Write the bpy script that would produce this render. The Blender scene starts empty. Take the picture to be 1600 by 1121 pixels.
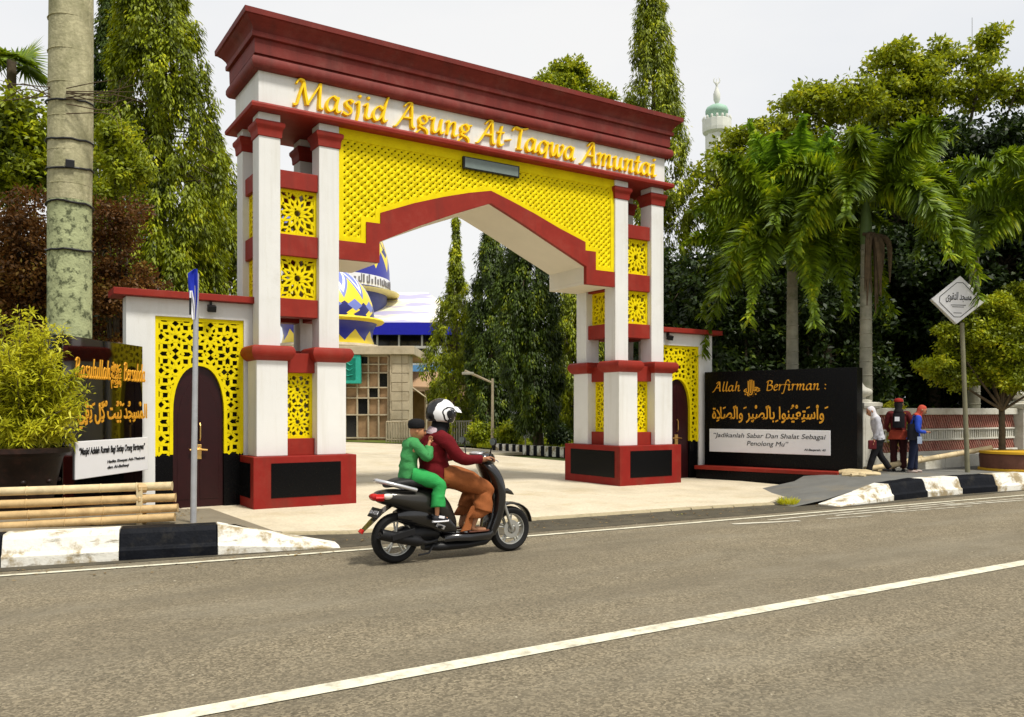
import bpy, math, random
import numpy as np
from mathutils import Vector, Matrix
PI = math.pi
random.seed(7)
rng = np.random.default_rng(11)
scn = bpy.context.scene
COL = scn.collection

# ---------------------------------------------------------------- camera
CAM_H = 1.45
YAW = math.radians(32.6)
cam = bpy.data.cameras.new('camera')
cam.lens = 29.25; cam.sensor_width = 36; cam.shift_y = 0.0508
cam.clip_start = 0.05; cam.clip_end = 1500
co = bpy.data.objects.new('camera', cam); COL.objects.link(co)
co.location = (0, 0, CAM_H); co.rotation_euler = (PI/2, 0, -YAW)
scn.camera = co

# ---------------------------------------------------------------- light
SUN_DIR = Vector((0.12, -0.46, 0.88)).normalized()      # towards the sun
SUN_EL = math.asin(SUN_DIR.z); SUN_AZ = math.atan2(SUN_DIR.x, SUN_DIR.y)
world = bpy.data.worlds.new('World'); scn.world = world; world.use_nodes = True
nt = world.node_tree; nt.nodes.clear()
def wn(t, **k):
    n = nt.nodes.new(t)
    for a, b in k.items(): setattr(n, a, b)
    return n
sky = wn('ShaderNodeTexSky', sky_type='NISHITA', sun_disc=False)
sky.sun_elevation = SUN_EL; sky.sun_rotation = SUN_AZ; sky.dust_density = 3; sky.air_density = 1
b1 = wn('ShaderNodeBackground'); b1.inputs[1].default_value = 0.1
nt.links.new(sky.outputs[0], b1.inputs[0])
tc = wn('ShaderNodeTexCoord'); mp = wn('ShaderNodeMapping'); mp.inputs['Scale'].default_value = (1, 1, 2.6)
nz = wn('ShaderNodeTexNoise'); nz.inputs['Scale'].default_value = 1.6; nz.inputs['Detail'].default_value = 6; nz.inputs['Roughness'].default_value = .5
rp = wn('ShaderNodeValToRGB')
rp.color_ramp.elements[0].position = .30; rp.color_ramp.elements[0].color = (.545, .56, .585, 1)
rp.color_ramp.elements[1].position = .62; rp.color_ramp.elements[1].color = (.635, .632, .625, 1)
b2 = wn('ShaderNodeBackground'); b2.inputs[1].default_value = 1.0
mx = wn('ShaderNodeMixShader'); mx.inputs[0].default_value = .94
ow = wn('ShaderNodeOutputWorld')
nt.links.new(tc.outputs['Generated'], mp.inputs[0]); nt.links.new(mp.outputs[0], nz.inputs[0])
nt.links.new(nz.outputs[0], rp.inputs[0]); nt.links.new(rp.outputs[0], b2.inputs[0])
nt.links.new(b1.outputs[0], mx.inputs[1]); nt.links.new(b2.outputs[0], mx.inputs[2]); nt.links.new(mx.outputs[0], ow.inputs[0])
sl = bpy.data.lights.new('sun', 'SUN'); sl.energy = 2.8; sl.angle = math.radians(10); sl.color = (1, .95, .86)
so = bpy.data.objects.new('sun', sl); COL.objects.link(so); so.rotation_euler = SUN_DIR.to_track_quat('Z', 'Y').to_euler()
so.location = (5, -5, 30)
scn.view_settings.view_transform = 'Standard'; scn.view_settings.look = 'None'
scn.view_settings.exposure = 0.60; scn.view_settings.gamma = 1; scn.view_settings.use_curve_mapping = False

# ---------------------------------------------------------------- helpers
FX, FY = math.sin(YAW), math.cos(YAW)
def at(u, v, zc):
    """world point at viewing depth zc seen at column u, row v of the 1600 px photograph"""
    x = (u-800)/1300
    return Vector(((FX+x*FY)*zc, (FY-x*FX)*zc, CAM_H-(v-642)/1300*zc))
def gd(u, zc, z=0.0):
    p = at(u, 642, zc); p.z = z; return p
def origin(o):
    p = Vector((0, 0, 0))
    while o is not None: p += Vector(o.location); o = o.parent
    return p
class MB:
    def __init__(s): s.v = []; s.f = []
    def add(s, vs, fs):
        n = len(s.v); s.v += [tuple(p) for p in vs]; s.f += [tuple(i+n for i in f) for f in fs]; return s
    def box(s, x0, x1, y0, y1, z0, z1):
        return s.add([(x0,y0,z0),(x1,y0,z0),(x1,y1,z0),(x0,y1,z0),(x0,y0,z1),(x1,y0,z1),(x1,y1,z1),(x0,y1,z1)],
                     [(3,2,1,0),(4,5,6,7),(0,1,5,4),(1,2,6,5),(2,3,7,6),(3,0,4,7)])
    def obox(s, c, ex, ey, ez):
        """oriented box from half-axis vectors"""
        c, ex, ey, ez = map(Vector, (c, ex, ey, ez))
        return s.add([c-ex-ey-ez, c+ex-ey-ez, c+ex+ey-ez, c-ex+ey-ez, c-ex-ey+ez, c+ex-ey+ez, c+ex+ey+ez, c-ex+ey+ez],
                     [(3,2,1,0),(4,5,6,7),(0,1,5,4),(1,2,6,5),(2,3,7,6),(3,0,4,7)])
    def loft(s, rings, cap=True, closed=True):
        n = len(rings[0]); vs = [p for r in rings for p in r]; fs = []
        for i in range(len(rings)-1):
            for j in range(n if closed else n-1):
                k = (j+1) % n
                fs.append((i*n+j, i*n+k, (i+1)*n+k, (i+1)*n+j))
        if cap: fs.append(tuple(range(n-1, -1, -1))); fs.append(tuple((len(rings)-1)*n+j for j in range(n)))
        return s.add(vs, fs)
    def prism(s, poly, fn, a, b):
        """poly: 2-D outline; fn(p, q, d) -> point; extruded from d=a to d=b"""
        return s.loft([[fn(p, q, a) for p, q in poly], [fn(p, q, b) for p, q in poly]])
    def tube(s, pts, r, n=8, cap=True):
        pts = [Vector(p) for p in pts]
        if not isinstance(r, (list, tuple)): r = [r]*len(pts)
        rings = []; up = None
        for i, p in enumerate(pts):
            d = (pts[min(i+1, len(pts)-1)]-pts[max(i-1, 0)]).normalized()
            if up is None: up = Vector((0,0,1)) if abs(d.z) < .9 else Vector((1,0,0))
            a = d.cross(up).normalized(); b = a.cross(d).normalized(); up = b
            rings.append([p+(a*math.cos(2*PI*j/n)+b*math.sin(2*PI*j/n))*r[i] for j in range(n)])
        return s.loft(rings, cap)
    def lathe(s, prof, c=(0,0,0), n=24, axis='z', cap=True):
        rings = []
        for r, z in prof:
            ring = []
            for j in range(n):
                a = 2*PI*j/n; x, y = r*math.cos(a), r*math.sin(a)
                ring.append((c[0]+x, c[1]+y, c[2]+z) if axis == 'z' else (c[0]+x, c[1]+z, c[2]+y))
            rings.append(ring)
        return s.loft(rings, cap)
    def ell(s, c, r, n=12, m=8):
        rings = []
        for i in range(1, m):
            t = PI*i/m
            rings.append([(c[0]+r[0]*math.sin(t)*math.cos(2*PI*j/n), c[1]+r[1]*math.sin(t)*math.sin(2*PI*j/n), c[2]-r[2]*math.cos(t)) for j in range(n)])
        return s.loft(rings)
    def xf(s, M):
        s.v = [tuple(M @ Vector(p)) for p in s.v]; return s
    def build(s, name, mat, parent=None, smooth=None, bevel=0, solid=0, world=True):
        me = bpy.data.meshes.new(name)
        off = origin(parent) if (parent is not None and world) else Vector((0,0,0))
        me.from_pydata([(p[0]-off.x, p[1]-off.y, p[2]-off.z) for p in s.v], [], s.f)
        me.validate()
        o = bpy.data.objects.new(name, me); COL.objects.link(o); o.parent = parent
        me.materials.append(mat)
        if smooth is not None:
            me.shade_smooth()
            if smooth < 180: me.set_sharp_from_angle(angle=math.radians(smooth))
        if solid:
            m = o.modifiers.new('solidify', 'SOLIDIFY'); m.thickness = solid; m.offset = 0
        if bevel:
            m = o.modifiers.new('bevel', 'BEVEL'); m.width = bevel; m.segments = 2; m.limit_method = 'ANGLE'
        return o
def superring(c, ex, ey, n=16, e=2.0):
    """closed ring of a superellipse, centre c, half-axis vectors ex, ey"""
    c, ex, ey = Vector(c), Vector(ex), Vector(ey); out = []
    for j in range(n):
        a = 2*PI*j/n; ca, sa = math.cos(a), math.sin(a)
        out.append(c + ex*math.copysign(abs(ca)**(2/e), ca) + ey*math.copysign(abs(sa)**(2/e), sa))
    return out
def tag(o, label=None, cat=None, group=None, kind=None):
    if label: o['label'] = label
    if cat: o['category'] = cat
    if group: o['group'] = group
    if kind: o['kind'] = kind
    return o
def thing(name, label, cat, loc=(0,0,0), group=None):
    o = bpy.data.objects.new(name, None); COL.objects.link(o); o.location = loc; o.empty_display_size = .2
    return tag(o, label, cat, group)
def struct(name, mb, mat, **k):
    return tag(mb.build(name, mat, **k), kind='structure')
def copy_tree(o, parent=None):
    c = o.copy(); COL.objects.link(c); c.parent = parent
    for ch in list(o.children): copy_tree(ch, c)
    return c
def catmull(pts, k=6):
    P = [Vector(p) for p in pts]; out = []
    for i in range(len(P)-1):
        p0 = P[i-1] if i else P[0]*2-P[1]; p1, p2 = P[i], P[i+1]; p3 = P[i+2] if i+2 < len(P) else P[-1]*2-P[-2]
        for j in range(k):
            t = j/k; out.append(.5*((2*p1)+(p2-p0)*t+(2*p0-5*p1+4*p2-p3)*t*t+(3*p1-3*p2+p3-p0)*t**3))
    out.append(P[-1]); return out

# ---------------------------------------------------------------- materials
def mat(name, c, rough=.6, var=.12, vs=3.0, bump=.0, bs=40, metal=0, spec=.25, dirt=None, dirt_amt=.0, dscale=2.0, coat=0, dlo=.5, dhi=.72):
    m = bpy.data.materials.new(name); m.use_nodes = True
    t = m.node_tree; N = t.nodes; L = t.links; p = N['Principled BSDF']
    p.inputs['Roughness'].default_value = rough; p.inputs['Metallic'].default_value = metal
    p.inputs['Specular IOR Level'].default_value = spec; p.inputs['Coat Weight'].default_value = coat
    tc = N.new('ShaderNodeTexCoord')
    n = N.new('ShaderNodeTexNoise'); n.inputs['Scale'].default_value = vs; n.inputs['Detail'].default_value = 8; n.inputs['Roughness'].default_value = .65
    L.new(tc.outputs['Object'], n.inputs[0])
    r = N.new('ShaderNodeValToRGB'); r.color_ramp.elements[0].position = .3; r.color_ramp.elements[1].position = .7
    r.color_ramp.elements[0].color = tuple(x*(1-var) for x in c)+(1,); r.color_ramp.elements[1].color = tuple(min(1, x*(1+var)) for x in c)+(1,)
    L.new(n.outputs[0], r.inputs[0]); out = r.outputs[0]
    if dirt:
        n2 = N.new('ShaderNodeTexNoise'); n2.inputs['Scale'].default_value = dscale; n2.inputs['Detail'].default_value = 10; n2.inputs['Roughness'].default_value = .7
        L.new(tc.outputs['Object'], n2.inputs[0])
        mr = N.new('ShaderNodeMapRange'); mr.inputs[1].default_value = dlo; mr.inputs[2].default_value = dhi; mr.inputs[4].default_value = dirt_amt
        L.new(n2.outputs[0], mr.inputs[0])
        mxx = N.new('ShaderNodeMix'); mxx.data_type = 'RGBA'; mxx.inputs[7].default_value = tuple(dirt)+(1,)
        L.new(mr.outputs[0], mxx.inputs[0]); L.new(out, mxx.inputs[6]); out = mxx.outputs[2]
    L.new(out, p.inputs['Base Color'])
    if bump:
        nb = N.new('ShaderNodeTexNoise'); nb.inputs['Scale'].default_value = bs; nb.inputs['Detail'].default_value = 6
        L.new(tc.outputs['Object'], nb.inputs[0])
        b = N.new('ShaderNodeBump'); b.inputs['Strength'].default_value = bump; b.inputs['Distance'].default_value = .01
        L.new(nb.outputs[0], b.inputs['Height']); L.new(b.outputs[0], p.inputs['Normal'])
    return m
def leafmat(name, c0, c1, c2=None, trans=.35, rough=.5):
    """leaf colours vary from leaf to leaf; part of the light passes through"""
    m = bpy.data.materials.new(name); m.use_nodes = True
    t = m.node_tree; N = t.nodes; L = t.links; p = N['Principled BSDF']; out = N['Material Output']
    g = N.new('ShaderNodeNewGeometry'); r = N.new('ShaderNodeValToRGB')
    e = r.color_ramp.elements; e[0].position = 0; e[0].color = tuple(c0)+(1,); e[1].position = .75; e[1].color = tuple(c1)+(1,)
    if c2: q = e.new(1.0); q.color = tuple(c2)+(1,)
    tc = N.new('ShaderNodeTexCoord'); n = N.new('ShaderNodeTexNoise'); n.inputs['Scale'].default_value = 1.9; n.inputs['Detail'].default_value = 3
    L.new(tc.outputs['Object'], n.inputs[0])
    a = N.new('ShaderNodeMath'); a.operation = 'MULTIPLY_ADD'; a.inputs[1].default_value = .42
    b = N.new('ShaderNodeMapRange'); b.inputs[1].default_value = .36; b.inputs[2].default_value = .64; b.inputs[4].default_value = .58
    L.new(n.outputs[0], b.inputs[0]); L.new(g.outputs['Random Per Island'], a.inputs[0]); L.new(b.outputs[0], a.inputs[2])
    L.new(a.outputs[0], r.inputs[0]); L.new(r.outputs[0], p.inputs['Base Color'])
    p.inputs['Roughness'].default_value = rough; p.inputs['Specular IOR Level'].default_value = .3
    tr = N.new('ShaderNodeBsdfTranslucent')
    hs = N.new('ShaderNodeHueSaturation'); hs.inputs['Value'].default_value = 1.3; hs.inputs['Hue'].default_value = .485; L.new(r.outputs[0], hs.inputs['Color']); L.new(hs.outputs[0], tr.inputs[0])
    mx = N.new('ShaderNodeMixShader'); mx.inputs[0].default_value = trans
    L.new(p.outputs[0], mx.inputs[1]); L.new(tr.outputs[0], mx.inputs[2]); L.new(mx.outputs[0], out.inputs[0])
    return m
M = {}
def streaks(m, col, amt, sc=(5, 5, .35), lo=.5, hi=.75):
    """rain streaks and grime stretched along one direction"""
    t = m.node_tree; N = t.nodes; L = t.links; p = N['Principled BSDF']; src = p.inputs['Base Color'].links[0].from_socket
    tc = N.new('ShaderNodeTexCoord'); mp = N.new('ShaderNodeMapping'); mp.inputs['Scale'].default_value = sc
    n = N.new('ShaderNodeTexNoise'); n.inputs['Scale'].default_value = 1; n.inputs['Detail'].default_value = 9; n.inputs['Roughness'].default_value = .68
    mr = N.new('ShaderNodeMapRange'); mr.inputs[1].default_value = lo; mr.inputs[2].default_value = hi; mr.inputs[4].default_value = amt
    x = N.new('ShaderNodeMix'); x.data_type = 'RGBA'; x.inputs[7].default_value = tuple(col)+(1,)
    L.new(tc.outputs['Object'], mp.inputs[0]); L.new(mp.outputs[0], n.inputs[0]); L.new(n.outputs[0], mr.inputs[0]); L.new(mr.outputs[0], x.inputs[0]); L.new(src, x.inputs[6]); L.new(x.outputs[2], p.inputs['Base Color'])
M['white'] = mat('white_paint', (.70, .70, .68), .6, .04, 1.5, .15, 60, dirt=(.42,.38,.28), dirt_amt=.45, dscale=1.1, dlo=.56, dhi=.8)
streaks(M['white'], (.40,.36,.25), .3)
M['soffit'] = mat('bounce_lit_cream_plaster', (.72, .67, .56), .7, .04, 2, .15, 60)  # cream tint also carries the light bounced up from the concrete
M['red'] = mat('red_paint', (.25, .018, .009), .6, .14, 3, .15, 50, dirt=(.22,.06,.04), dirt_amt=.35, dscale=3)
M['plinthred'] = mat('bright_red_paint', (.225, .009, .005), .65, .12, 3, .1, 50, dirt=(.20,.05,.03), dirt_amt=.4, dscale=3)
M['cornice'] = mat('weathered_red_paint', (.170, .022, .016), .65, .16, 2.5, .2, 40, dirt=(.24,.09,.07), dirt_amt=.5, dscale=2)
streaks(M['red'], (.15,.02,.012), .7, (4,4,.5)); streaks(M['cornice'], (.09,.018,.014), .8, (4,4,.5)); streaks(M['plinthred'], (.12,.02,.01), .7, (3,3,.6))
M['yellow'] = mat('yellow_paint', (.76, .62, .002), .7, .08, 4, .1, 60, spec=.12, dirt=(.52,.38,.005), dirt_amt=.4, dscale=5)
M['gold'] = mat('golden_letter_paint', (.92, .60, .006), .4, .08, 6)
M['goldink'] = mat('gold_lettering', (.75, .36, .03), .35, .1, 30, metal=.2)
M['blacktile'] = mat('black_granite', (.003, .003, .0035), .25, .3, 60, spec=.12)
M['blackmirror'] = mat('polished_black_granite', (.002, .002, .002), .05, .2, 60, spec=.8)
M['recess'] = mat('recess_shade_dark', (.022, .020, .012), .7, .2)  # near-black colour stands in for the shade behind the pierced panels
M['door'] = mat('maroon_door_paint', (.022, .003, .004), .35, .2, 8, spec=.3)
M['brass'] = mat('brass', (.75, .48, .16), .3, .1, 20, metal=.9)
M['greyplate'] = mat('grey_plate', (.16, .20, .19), .4, .1, 10)
M['black'] = mat('black_plastic', (.01, .01, .011), .4, .1)
M['pwhite'] = mat('white_board', (.78, .78, .80), .4, .02)
M['ink'] = mat('black_ink', (.012, .012, .014), .5, .05)
# ================================================================ ground, road, pavements
M['asphalt'] = mat('worn_asphalt', (.205, .172, .115), .85, .10, 1.2, .7, 260, dirt=(.15,.13,.09), dirt_amt=.6, dscale=.55, spec=.2)
def speckle(m, scale, dark, light, amt=.5):
    """fine stone speckle mixed over the base colour"""
    t = m.node_tree; N = t.nodes; L = t.links; p = N['Principled BSDF']
    src = p.inputs['Base Color'].links[0].from_socket
    tc = N.new('ShaderNodeTexCoord'); v = N.new('ShaderNodeTexVoronoi'); v.inputs['Scale'].default_value = scale
    L.new(tc.outputs['Object'], v.inputs[0])
    s = N.new('ShaderNodeSeparateColor'); L.new(v.outputs['Color'], s.inputs[0])
    r = N.new('ShaderNodeValToRGB'); e = r.color_ramp.elements
    e[0].position = .0; e[0].color = (dark,)*3+(1,); e[1].position = 1; e[1].color = (light,)*3+(1,)
    q = e.new(.5); q.color = (.95,.95,.95,1)
    L.new(s.outputs[0], r.inputs[0])
    x = N.new('ShaderNodeMix'); x.data_type = 'RGBA'; x.blend_type = 'MULTIPLY'; x.inputs[0].default_value = amt
    L.new(src, x.inputs[6]); L.new(r.outputs[0], x.inputs[7]); L.new(x.outputs[2], p.inputs['Base Color'])
speckle(M['asphalt'], 70, .40, 1.7, .75)
streaks(M['asphalt'], (.145,.125,.088), .75, (.10,1.1,1), .42, .68); streaks(M['asphalt'], (.30,.27,.20), .5, (.35,.9,1), .5, .75); streaks(M['asphalt'], (.05,.042,.03), .8, (2.2,3.2,1), .70, .76)
streaks(M['asphalt'], (.04,.035,.025), .8, (14,22,1), .70, .74)
M['gutter'] = mat('dirty_gutter_asphalt', (.075, .065, .045), .85, .35, 3, .9, 120, dirt=(.13,.11,.07), dirt_amt=.7, dscale=5)
M['concrete'] = mat('beige_concrete', (.58, .51, .38), .8, .08, 1.0, .35, 60, dirt=(.42,.33,.18), dirt_amt=.7, dscale=.8)
speckle(M['concrete'], 40, .8, 1.15, .5)
streaks(M['concrete'], (.33,.28,.19), .6, (.5,.22,1), .50, .72); streaks(M['concrete'], (.28,.23,.15), .6, (1.6,2.4,1), .62, .74)
M['pave'] = mat('grey_brown_paving', (.20, .17, .12), .85, .2, 1.5, .6, 60, dirt=(.10,.085,.055), dirt_amt=.6, dscale=1.5)
M['slab'] = mat('grey_ramp_concrete', (.14, .14, .13), .8, .18, 2, .5, 50, dirt=(.22,.18,.11), dirt_amt=.5, dscale=1.4)
M['kwhite'] = mat('chipped_white_kerb_paint', (.74, .72, .64), .7, .06, 4, .6, 25, dirt=(.30,.23,.12), dirt_amt=.95, dscale=3.2, dlo=.47, dhi=.58)
streaks(M['kwhite'], (.16,.13,.08), .9, (3,3,14), .58, .68)
M['kblack'] = mat('black_kerb_paint', (.006, .007, .010), .6, .3, 6, .6, 25, spec=.08, dirt=(.05,.045,.035), dirt_amt=.5, dscale=4, dlo=.55, dhi=.75)
M['marking'] = mat('worn_white_road_paint', (.66, .63, .49), .7, .06, 4, .3, 90, dirt=(.25,.22,.16), dirt_amt=.8, dscale=9, dlo=.48, dhi=.68)
M['faint'] = mat('faded_white_road_paint', (.56, .53, .43), .8, .1, 4, .3, 90, dirt=(.21,.18,.13), dirt_amt=.9, dscale=6, dlo=.48, dhi=.64)
M['grass'] = mat('short_grass_soil', (.07, .10, .02), .9, .35, 2, .6, 30, dirt=(.12,.10,.04), dirt_amt=.7, dscale=1.2)
def sheet(name, pts, z, m, **k):
    return struct(name, MB().add([(x, y, z) for x, y in pts], [tuple(range(len(pts)))]), m, **k)
sheet('ground', [(-300,-300),(400,-300),(400,400),(-300,400)], -.12, M['grass'])
ZR = -.04
sheet('road', [(-60,-14),(140,-14),(140,2.2),(16.2,7.95),(11.0,8.30),(3.3,8.75),(-.2,9.4),(-60,20)], ZR, M['asphalt'])
sheet('gutter', [(-60,20),(-.2,9.05),(3.3,8.62),(11.0,8.02),(16.4,7.90),(140,-2),(140,3),(16.6,8.1),(13.2,8.75),(11.2,9.6),(3.0,10.2),(-.2,9.7),(-60,24)], ZR+.004, M['gutter'])
def strip(name, pts, w, z, m):
    P = [Vector((x, y, 0)) for x, y in pts]; a = []; b = []
    for i, p in enumerate(P):
        d = (P[min(i+1, len(P)-1)]-P[max(i-1, 0)]).normalized(); n = Vector((-d.y, d.x, 0))*w/2
        a.append((p+n)); b.append((p-n))
    mb = MB()
    for i in range(len(P)-1):
        mb.add([(q.x, q.y, z) for q in (b[i], b[i+1], a[i+1], a[i])], [(0,1,2,3)])
    return struct(name, mb, m)
strip('centre_line', [(-40,4.55),(-10,4.33),(.6,4.30),(3.74,4.26),(8.6,4.15),(20,3.7),(60,1.2),(120,-3)], .145, ZR+.006, M['marking'])
strip('edge_line', [(-40,13.0),(-3,9.25),(.15,8.77),(1.74,8.53),(3.52,8.33),(5.52,8.18),(7.47,8.01),(10.58,7.80),(15.4,7.45),(25,6.5),(60,2.6)], .075, ZR+.008, M['marking'])
for pts, w in (([(9.0,7.62),(10.6,7.60),(13.2,7.45)], .06), ([(10.2,7.45),(12.6,7.30),(15.8,6.90)], .06), ([(12.8,7.36),(14.8,7.22),(18.5,6.75)], .05), ([(8.3,7.62),(9.3,7.36)], .09), ([(9.8,7.30),(10.6,7.16)], .05), ([(11.2,7.25),(13.0,7.05)], .04)):
    strip('faded_road_marking', pts, w, ZR+.006, M['faint'])
# small stones and chips lying on the asphalt
mb = MB()
for i in range(150):
    x = random.uniform(-1, 16); y = random.uniform(2.4, 8.4); r = random.uniform(.004, .013)
    mb.lathe([(r*.7, -r*.2), (r, r*.2), (r*.5, r*.7)], (x, y, ZR), 5)
tag(mb.build('gravel', mat('pale_road_grit', (.34,.30,.22), .9, .3, 30)), 'pale grit scattered over the grey asphalt road', 'grit', kind='stuff')

# driveway through the gate: separate concrete slabs with open joints
drive = thing('driveway', 'pale beige concrete driveway running through the gate', 'driveway'); drive['kind'] = 'structure'
del drive['category']
def slab(pts, z0, z1, name='slab', par=None, m=None, bev=.008):
    mb = MB().loft([[(x, y, z0) for x, y in pts], [(x, y, z1) for x, y in pts]])
    return mb.build(name, m or M['concrete'], par, bevel=bev)
g = .008
ys = [12.2, 14.6, 17.6, 20.9, 24.2]
slab([(3.05,9.93),(3.75,9.60),(6.35,9.42),(6.35,12.2-g),(3.35,12.2-g),(2.5,12.2-g),(2.4,11.0)], -.1, .0, par=drive)
slab([(6.35+g,9.42),(9.0,9.18),(9.0,12.2-g),(6.35+g,12.2-g)], -.1, .0, par=drive)
slab([(9.0+g,9.18),(10.55,8.93),(11.25,9.28),(13.2,9.6),(13.2,12.2-g),(9.0+g,12.2-g)], -.1, .0, par=drive)
xs = [1.6, 4.4, 7.6, 10.8, 14.2]
for j in range(len(ys)-1):
    for i in range(len(xs)-1):
        slab([(xs[i]+g, ys[j]+g), (xs[i+1]-g, ys[j]+g), (xs[i+1]-g, ys[j+1]-g), (xs[i]+g, ys[j+1]-g)], -.1, .0, par=drive)
xs = [-6, 1.0, 6.0, 11.0, 16.0]
ys = [24.2, 29, 34.5, 41]
for j in range(3):
    for i in range(4):
        slab([(xs[i]+g, ys[j]+g), (xs[i+1]-g, ys[j]+g), (xs[i+1]-g, ys[j+1]-g), (xs[i]+g, ys[j+1]-g)], -.1, .0, par=drive)
# worn lip along the front of the driveway
mb = MB()
lip = [(3.05,9.90),(3.75,9.57),(6.35,9.39),(9.0,9.15),(10.55,8.90)]
for i in range(len(lip)-1):
    (x0,y0),(x1,y1) = lip[i], lip[i+1]
    n = max(1, int((x1-x0)/.35))
    for k in range(n):
        a, b = k/n, (k+1)/n; j = random.uniform(-.012, .012)
        p0 = (x0+(x1-x0)*a, y0+(y1-y0)*a); p1 = (x0+(x1-x0)*b, y0+(y1-y0)*b)
        mb.loft([[(p0[0],p0[1]-.10+j,-.06),(p0[0],p0[1]-.07+j,-.012),(p0[0],p0[1]+.02,-.006),(p0[0],p0[1]+.02,-.06)],
                 [(p1[0]-.006,p1[1]-.10-j,-.06),(p1[0]-.006,p1[1]-.07-j,-.012),(p1[0]-.006,p1[1]+.02,-.006),(p1[0]-.006,p1[1]+.02,-.06)]])
tag(mb.build('worn_concrete_lip', mat('worn_concrete_lip', (.38,.32,.20), .9, .25, 6, .8, 30, dirt=(.16,.14,.09), dirt_amt=.8, dscale=6)), kind='structure')

# left pavement with sloping back, then kerb stones
mb = MB()
P = [(-12,11.9,.235),(.3,9.5,.235),(1.95,9.15,.235),(2.30,9.10,.235),(3.1,9.0,-.03)]
Q = [(-12,13.2,.235),(.3,10.9,.235),(1.95,10.75,.235),(2.3,10.70,.235),(3.0,10.0,-.004)]
Rr = [(-12,15.5,.0),(.3,13.0,.0),(1.95,13.0,.0),(2.3,13.0,.0),(2.9,12.9,-.01)]
n = len(P); mb.add(P+Q+Rr, [(i, i+1, n+i+1, n+i) for i in range(n-1)]+[(n+i, n+i+1, 2*n+i+1, 2*n+i) for i in range(n-1)])
struct('pavement', mb, M['pave'])
def kerb(par, p, q, m, h0=.26, h1=.26, f=1):
    """one kerb stone from p to q; h0, h1 its height at each end; stepped front"""
    p = Vector(p+(0,)); q = Vector(q+(0,)); d = (q-p).normalized(); nrm = Vector((-d.y, d.x, 0))
    def ring(c, h):
        s = (h-ZR)/.30
        prof = [(0,-.06),(0,ZR+.10*s),(.035,ZR+.125*s),(.075,ZR+.255*s),(.105,ZR+.30*s),(.36,ZR+.30*s),(.36,-.06)]
        return [tuple(c+nrm*a)[:2]+(z,) for a, z in prof]
    k = 5; rings = [ring(p+(q-p)*(.004+.992*i/k), h0+(h1-h0)*i/k+random.uniform(-.004,.004)) for i in range(k+1)]
    return MB().loft(rings).build('kerb_stone', m, par, bevel=.008)
kl = thing('kerb', 'black and white stepped kerb left of the driveway', 'kerb'); kl['kind'] = 'structure'; del kl['category']
K = lambda x: (x, 9.265-.20*(x))
pts = [K(-2.85), K(-1.85), K(-.85), K(.16), K(1.16), K(2.06)]
for i in range(5): kerb(kl, pts[i], pts[i+1], M['kwhite'] if i % 2 == 1 else M['kblack'])
for c in kl.children: pass
kerb(kl, pts[5], K(3.30), M['kwhite'], .26, -.02)
kr = thing('kerb', 'black and white stepped kerb right of the driveway', 'kerb'); kr['kind'] = 'structure'; del kr['category']
kerb(kr, (11.15, 8.10), (12.72, 8.17), M['kwhite'], -.02, .235)
xk = [12.72, 13.72, 14.72, 15.72, 16.72, 17.75, 18.8, 19.8, 20.8, 21.8, 22.8, 23.8, 24.8]
yk = [8.17, 8.19, 8.14, 8.05, 7.94, 7.82, 7.7, 7.56, 7.42, 7.26, 7.1, 6.92, 6.7]
for i in range(len(xk)-1):
    kerb(kr, (xk[i], yk[i]), (xk[i+1], yk[i+1]), M['kwhite'] if i % 2 else M['kblack'], .235 if i == 0 else .27, .27)
# ramp and pavement on the right
mb = MB()
rows = [[(10.35,8.50,-.06),(10.75,8.95,-.05),(11.3,9.7,-.04),(12.1,10.6,-.03)],
        [(11.25,8.44,.03),(11.6,8.8,.065),(12.25,9.45,.09),(13.0,10.4,.11)],
        [(12.6,8.5,.195),(12.85,8.9,.20),(13.3,9.6,.215),(14.0,10.8,.22)],
        [(14.0,8.5,.26),(14.2,8.9,.262),(14.6,9.7,.265),(15.2,10.9,.265)],
        [(18,8.1,.26),(18,8.8,.262),(18,9.6,.265),(18,10.9,.265)],
        [(25,6.9,.26),(25,8.5,.262),(25,9.6,.265),(25,12,.265)],
        [(60,2,.26),(60,5,.262),(60,8,.265),(60,14,.265)]]
vs = [p for r in rows for p in r]; mb.add(vs, [(i*4+j, (i+1)*4+j, (i+1)*4+j+1, i*4+j+1) for i in range(len(rows)-1) for j in range(3)])
struct('pavement_ramp', mb, M['slab'])

# ================================================================ the gate
GX = 15.28                                               # mirror: x -> GX - x
gate = thing('entrance_gate', 'large red, white and yellow arched gateway with golden lettering', 'gateway', (7.64, 13.2, 0))
rx, ry = (lambda x: x), (lambda x: GX-x)
def gbox(name, x0, x1, y0, y1, z0, z1, m, mir, par=gate, bevel=.006):
    if mir: x0, x1 = GX-x1, GX-x0
    return MB().box(x0, x1, y0, y1, z0, z1).build(name, m, par, bevel=bevel)
def rect_ring(x0, x1, y0, y1, off, z):
    return [(x0-off, y0-off, z), (x1+off, y0-off, z), (x1+off, y1+off, z), (x0-off, y1+off, z)]
def moulding(name, x0, x1, y0, y1, prof, m, mir=False, par=gate):
    if mir: x0, x1 = GX-x1, GX-x0
    return MB().loft([rect_ring(x0, x1, y0, y1, o, z) for o, z in prof]).build(name, m, par, smooth=30)
PIERX = [(3.46, 3.93), (4.39, 4.86)]; PILX = [(3.54, 3.87), (4.48, 4.81)]
PIERY = [(12.45, 12.92), (13.44, 13.91)]; PILY = [(12.62, 12.95), (13.55, 13.88)]
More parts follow.
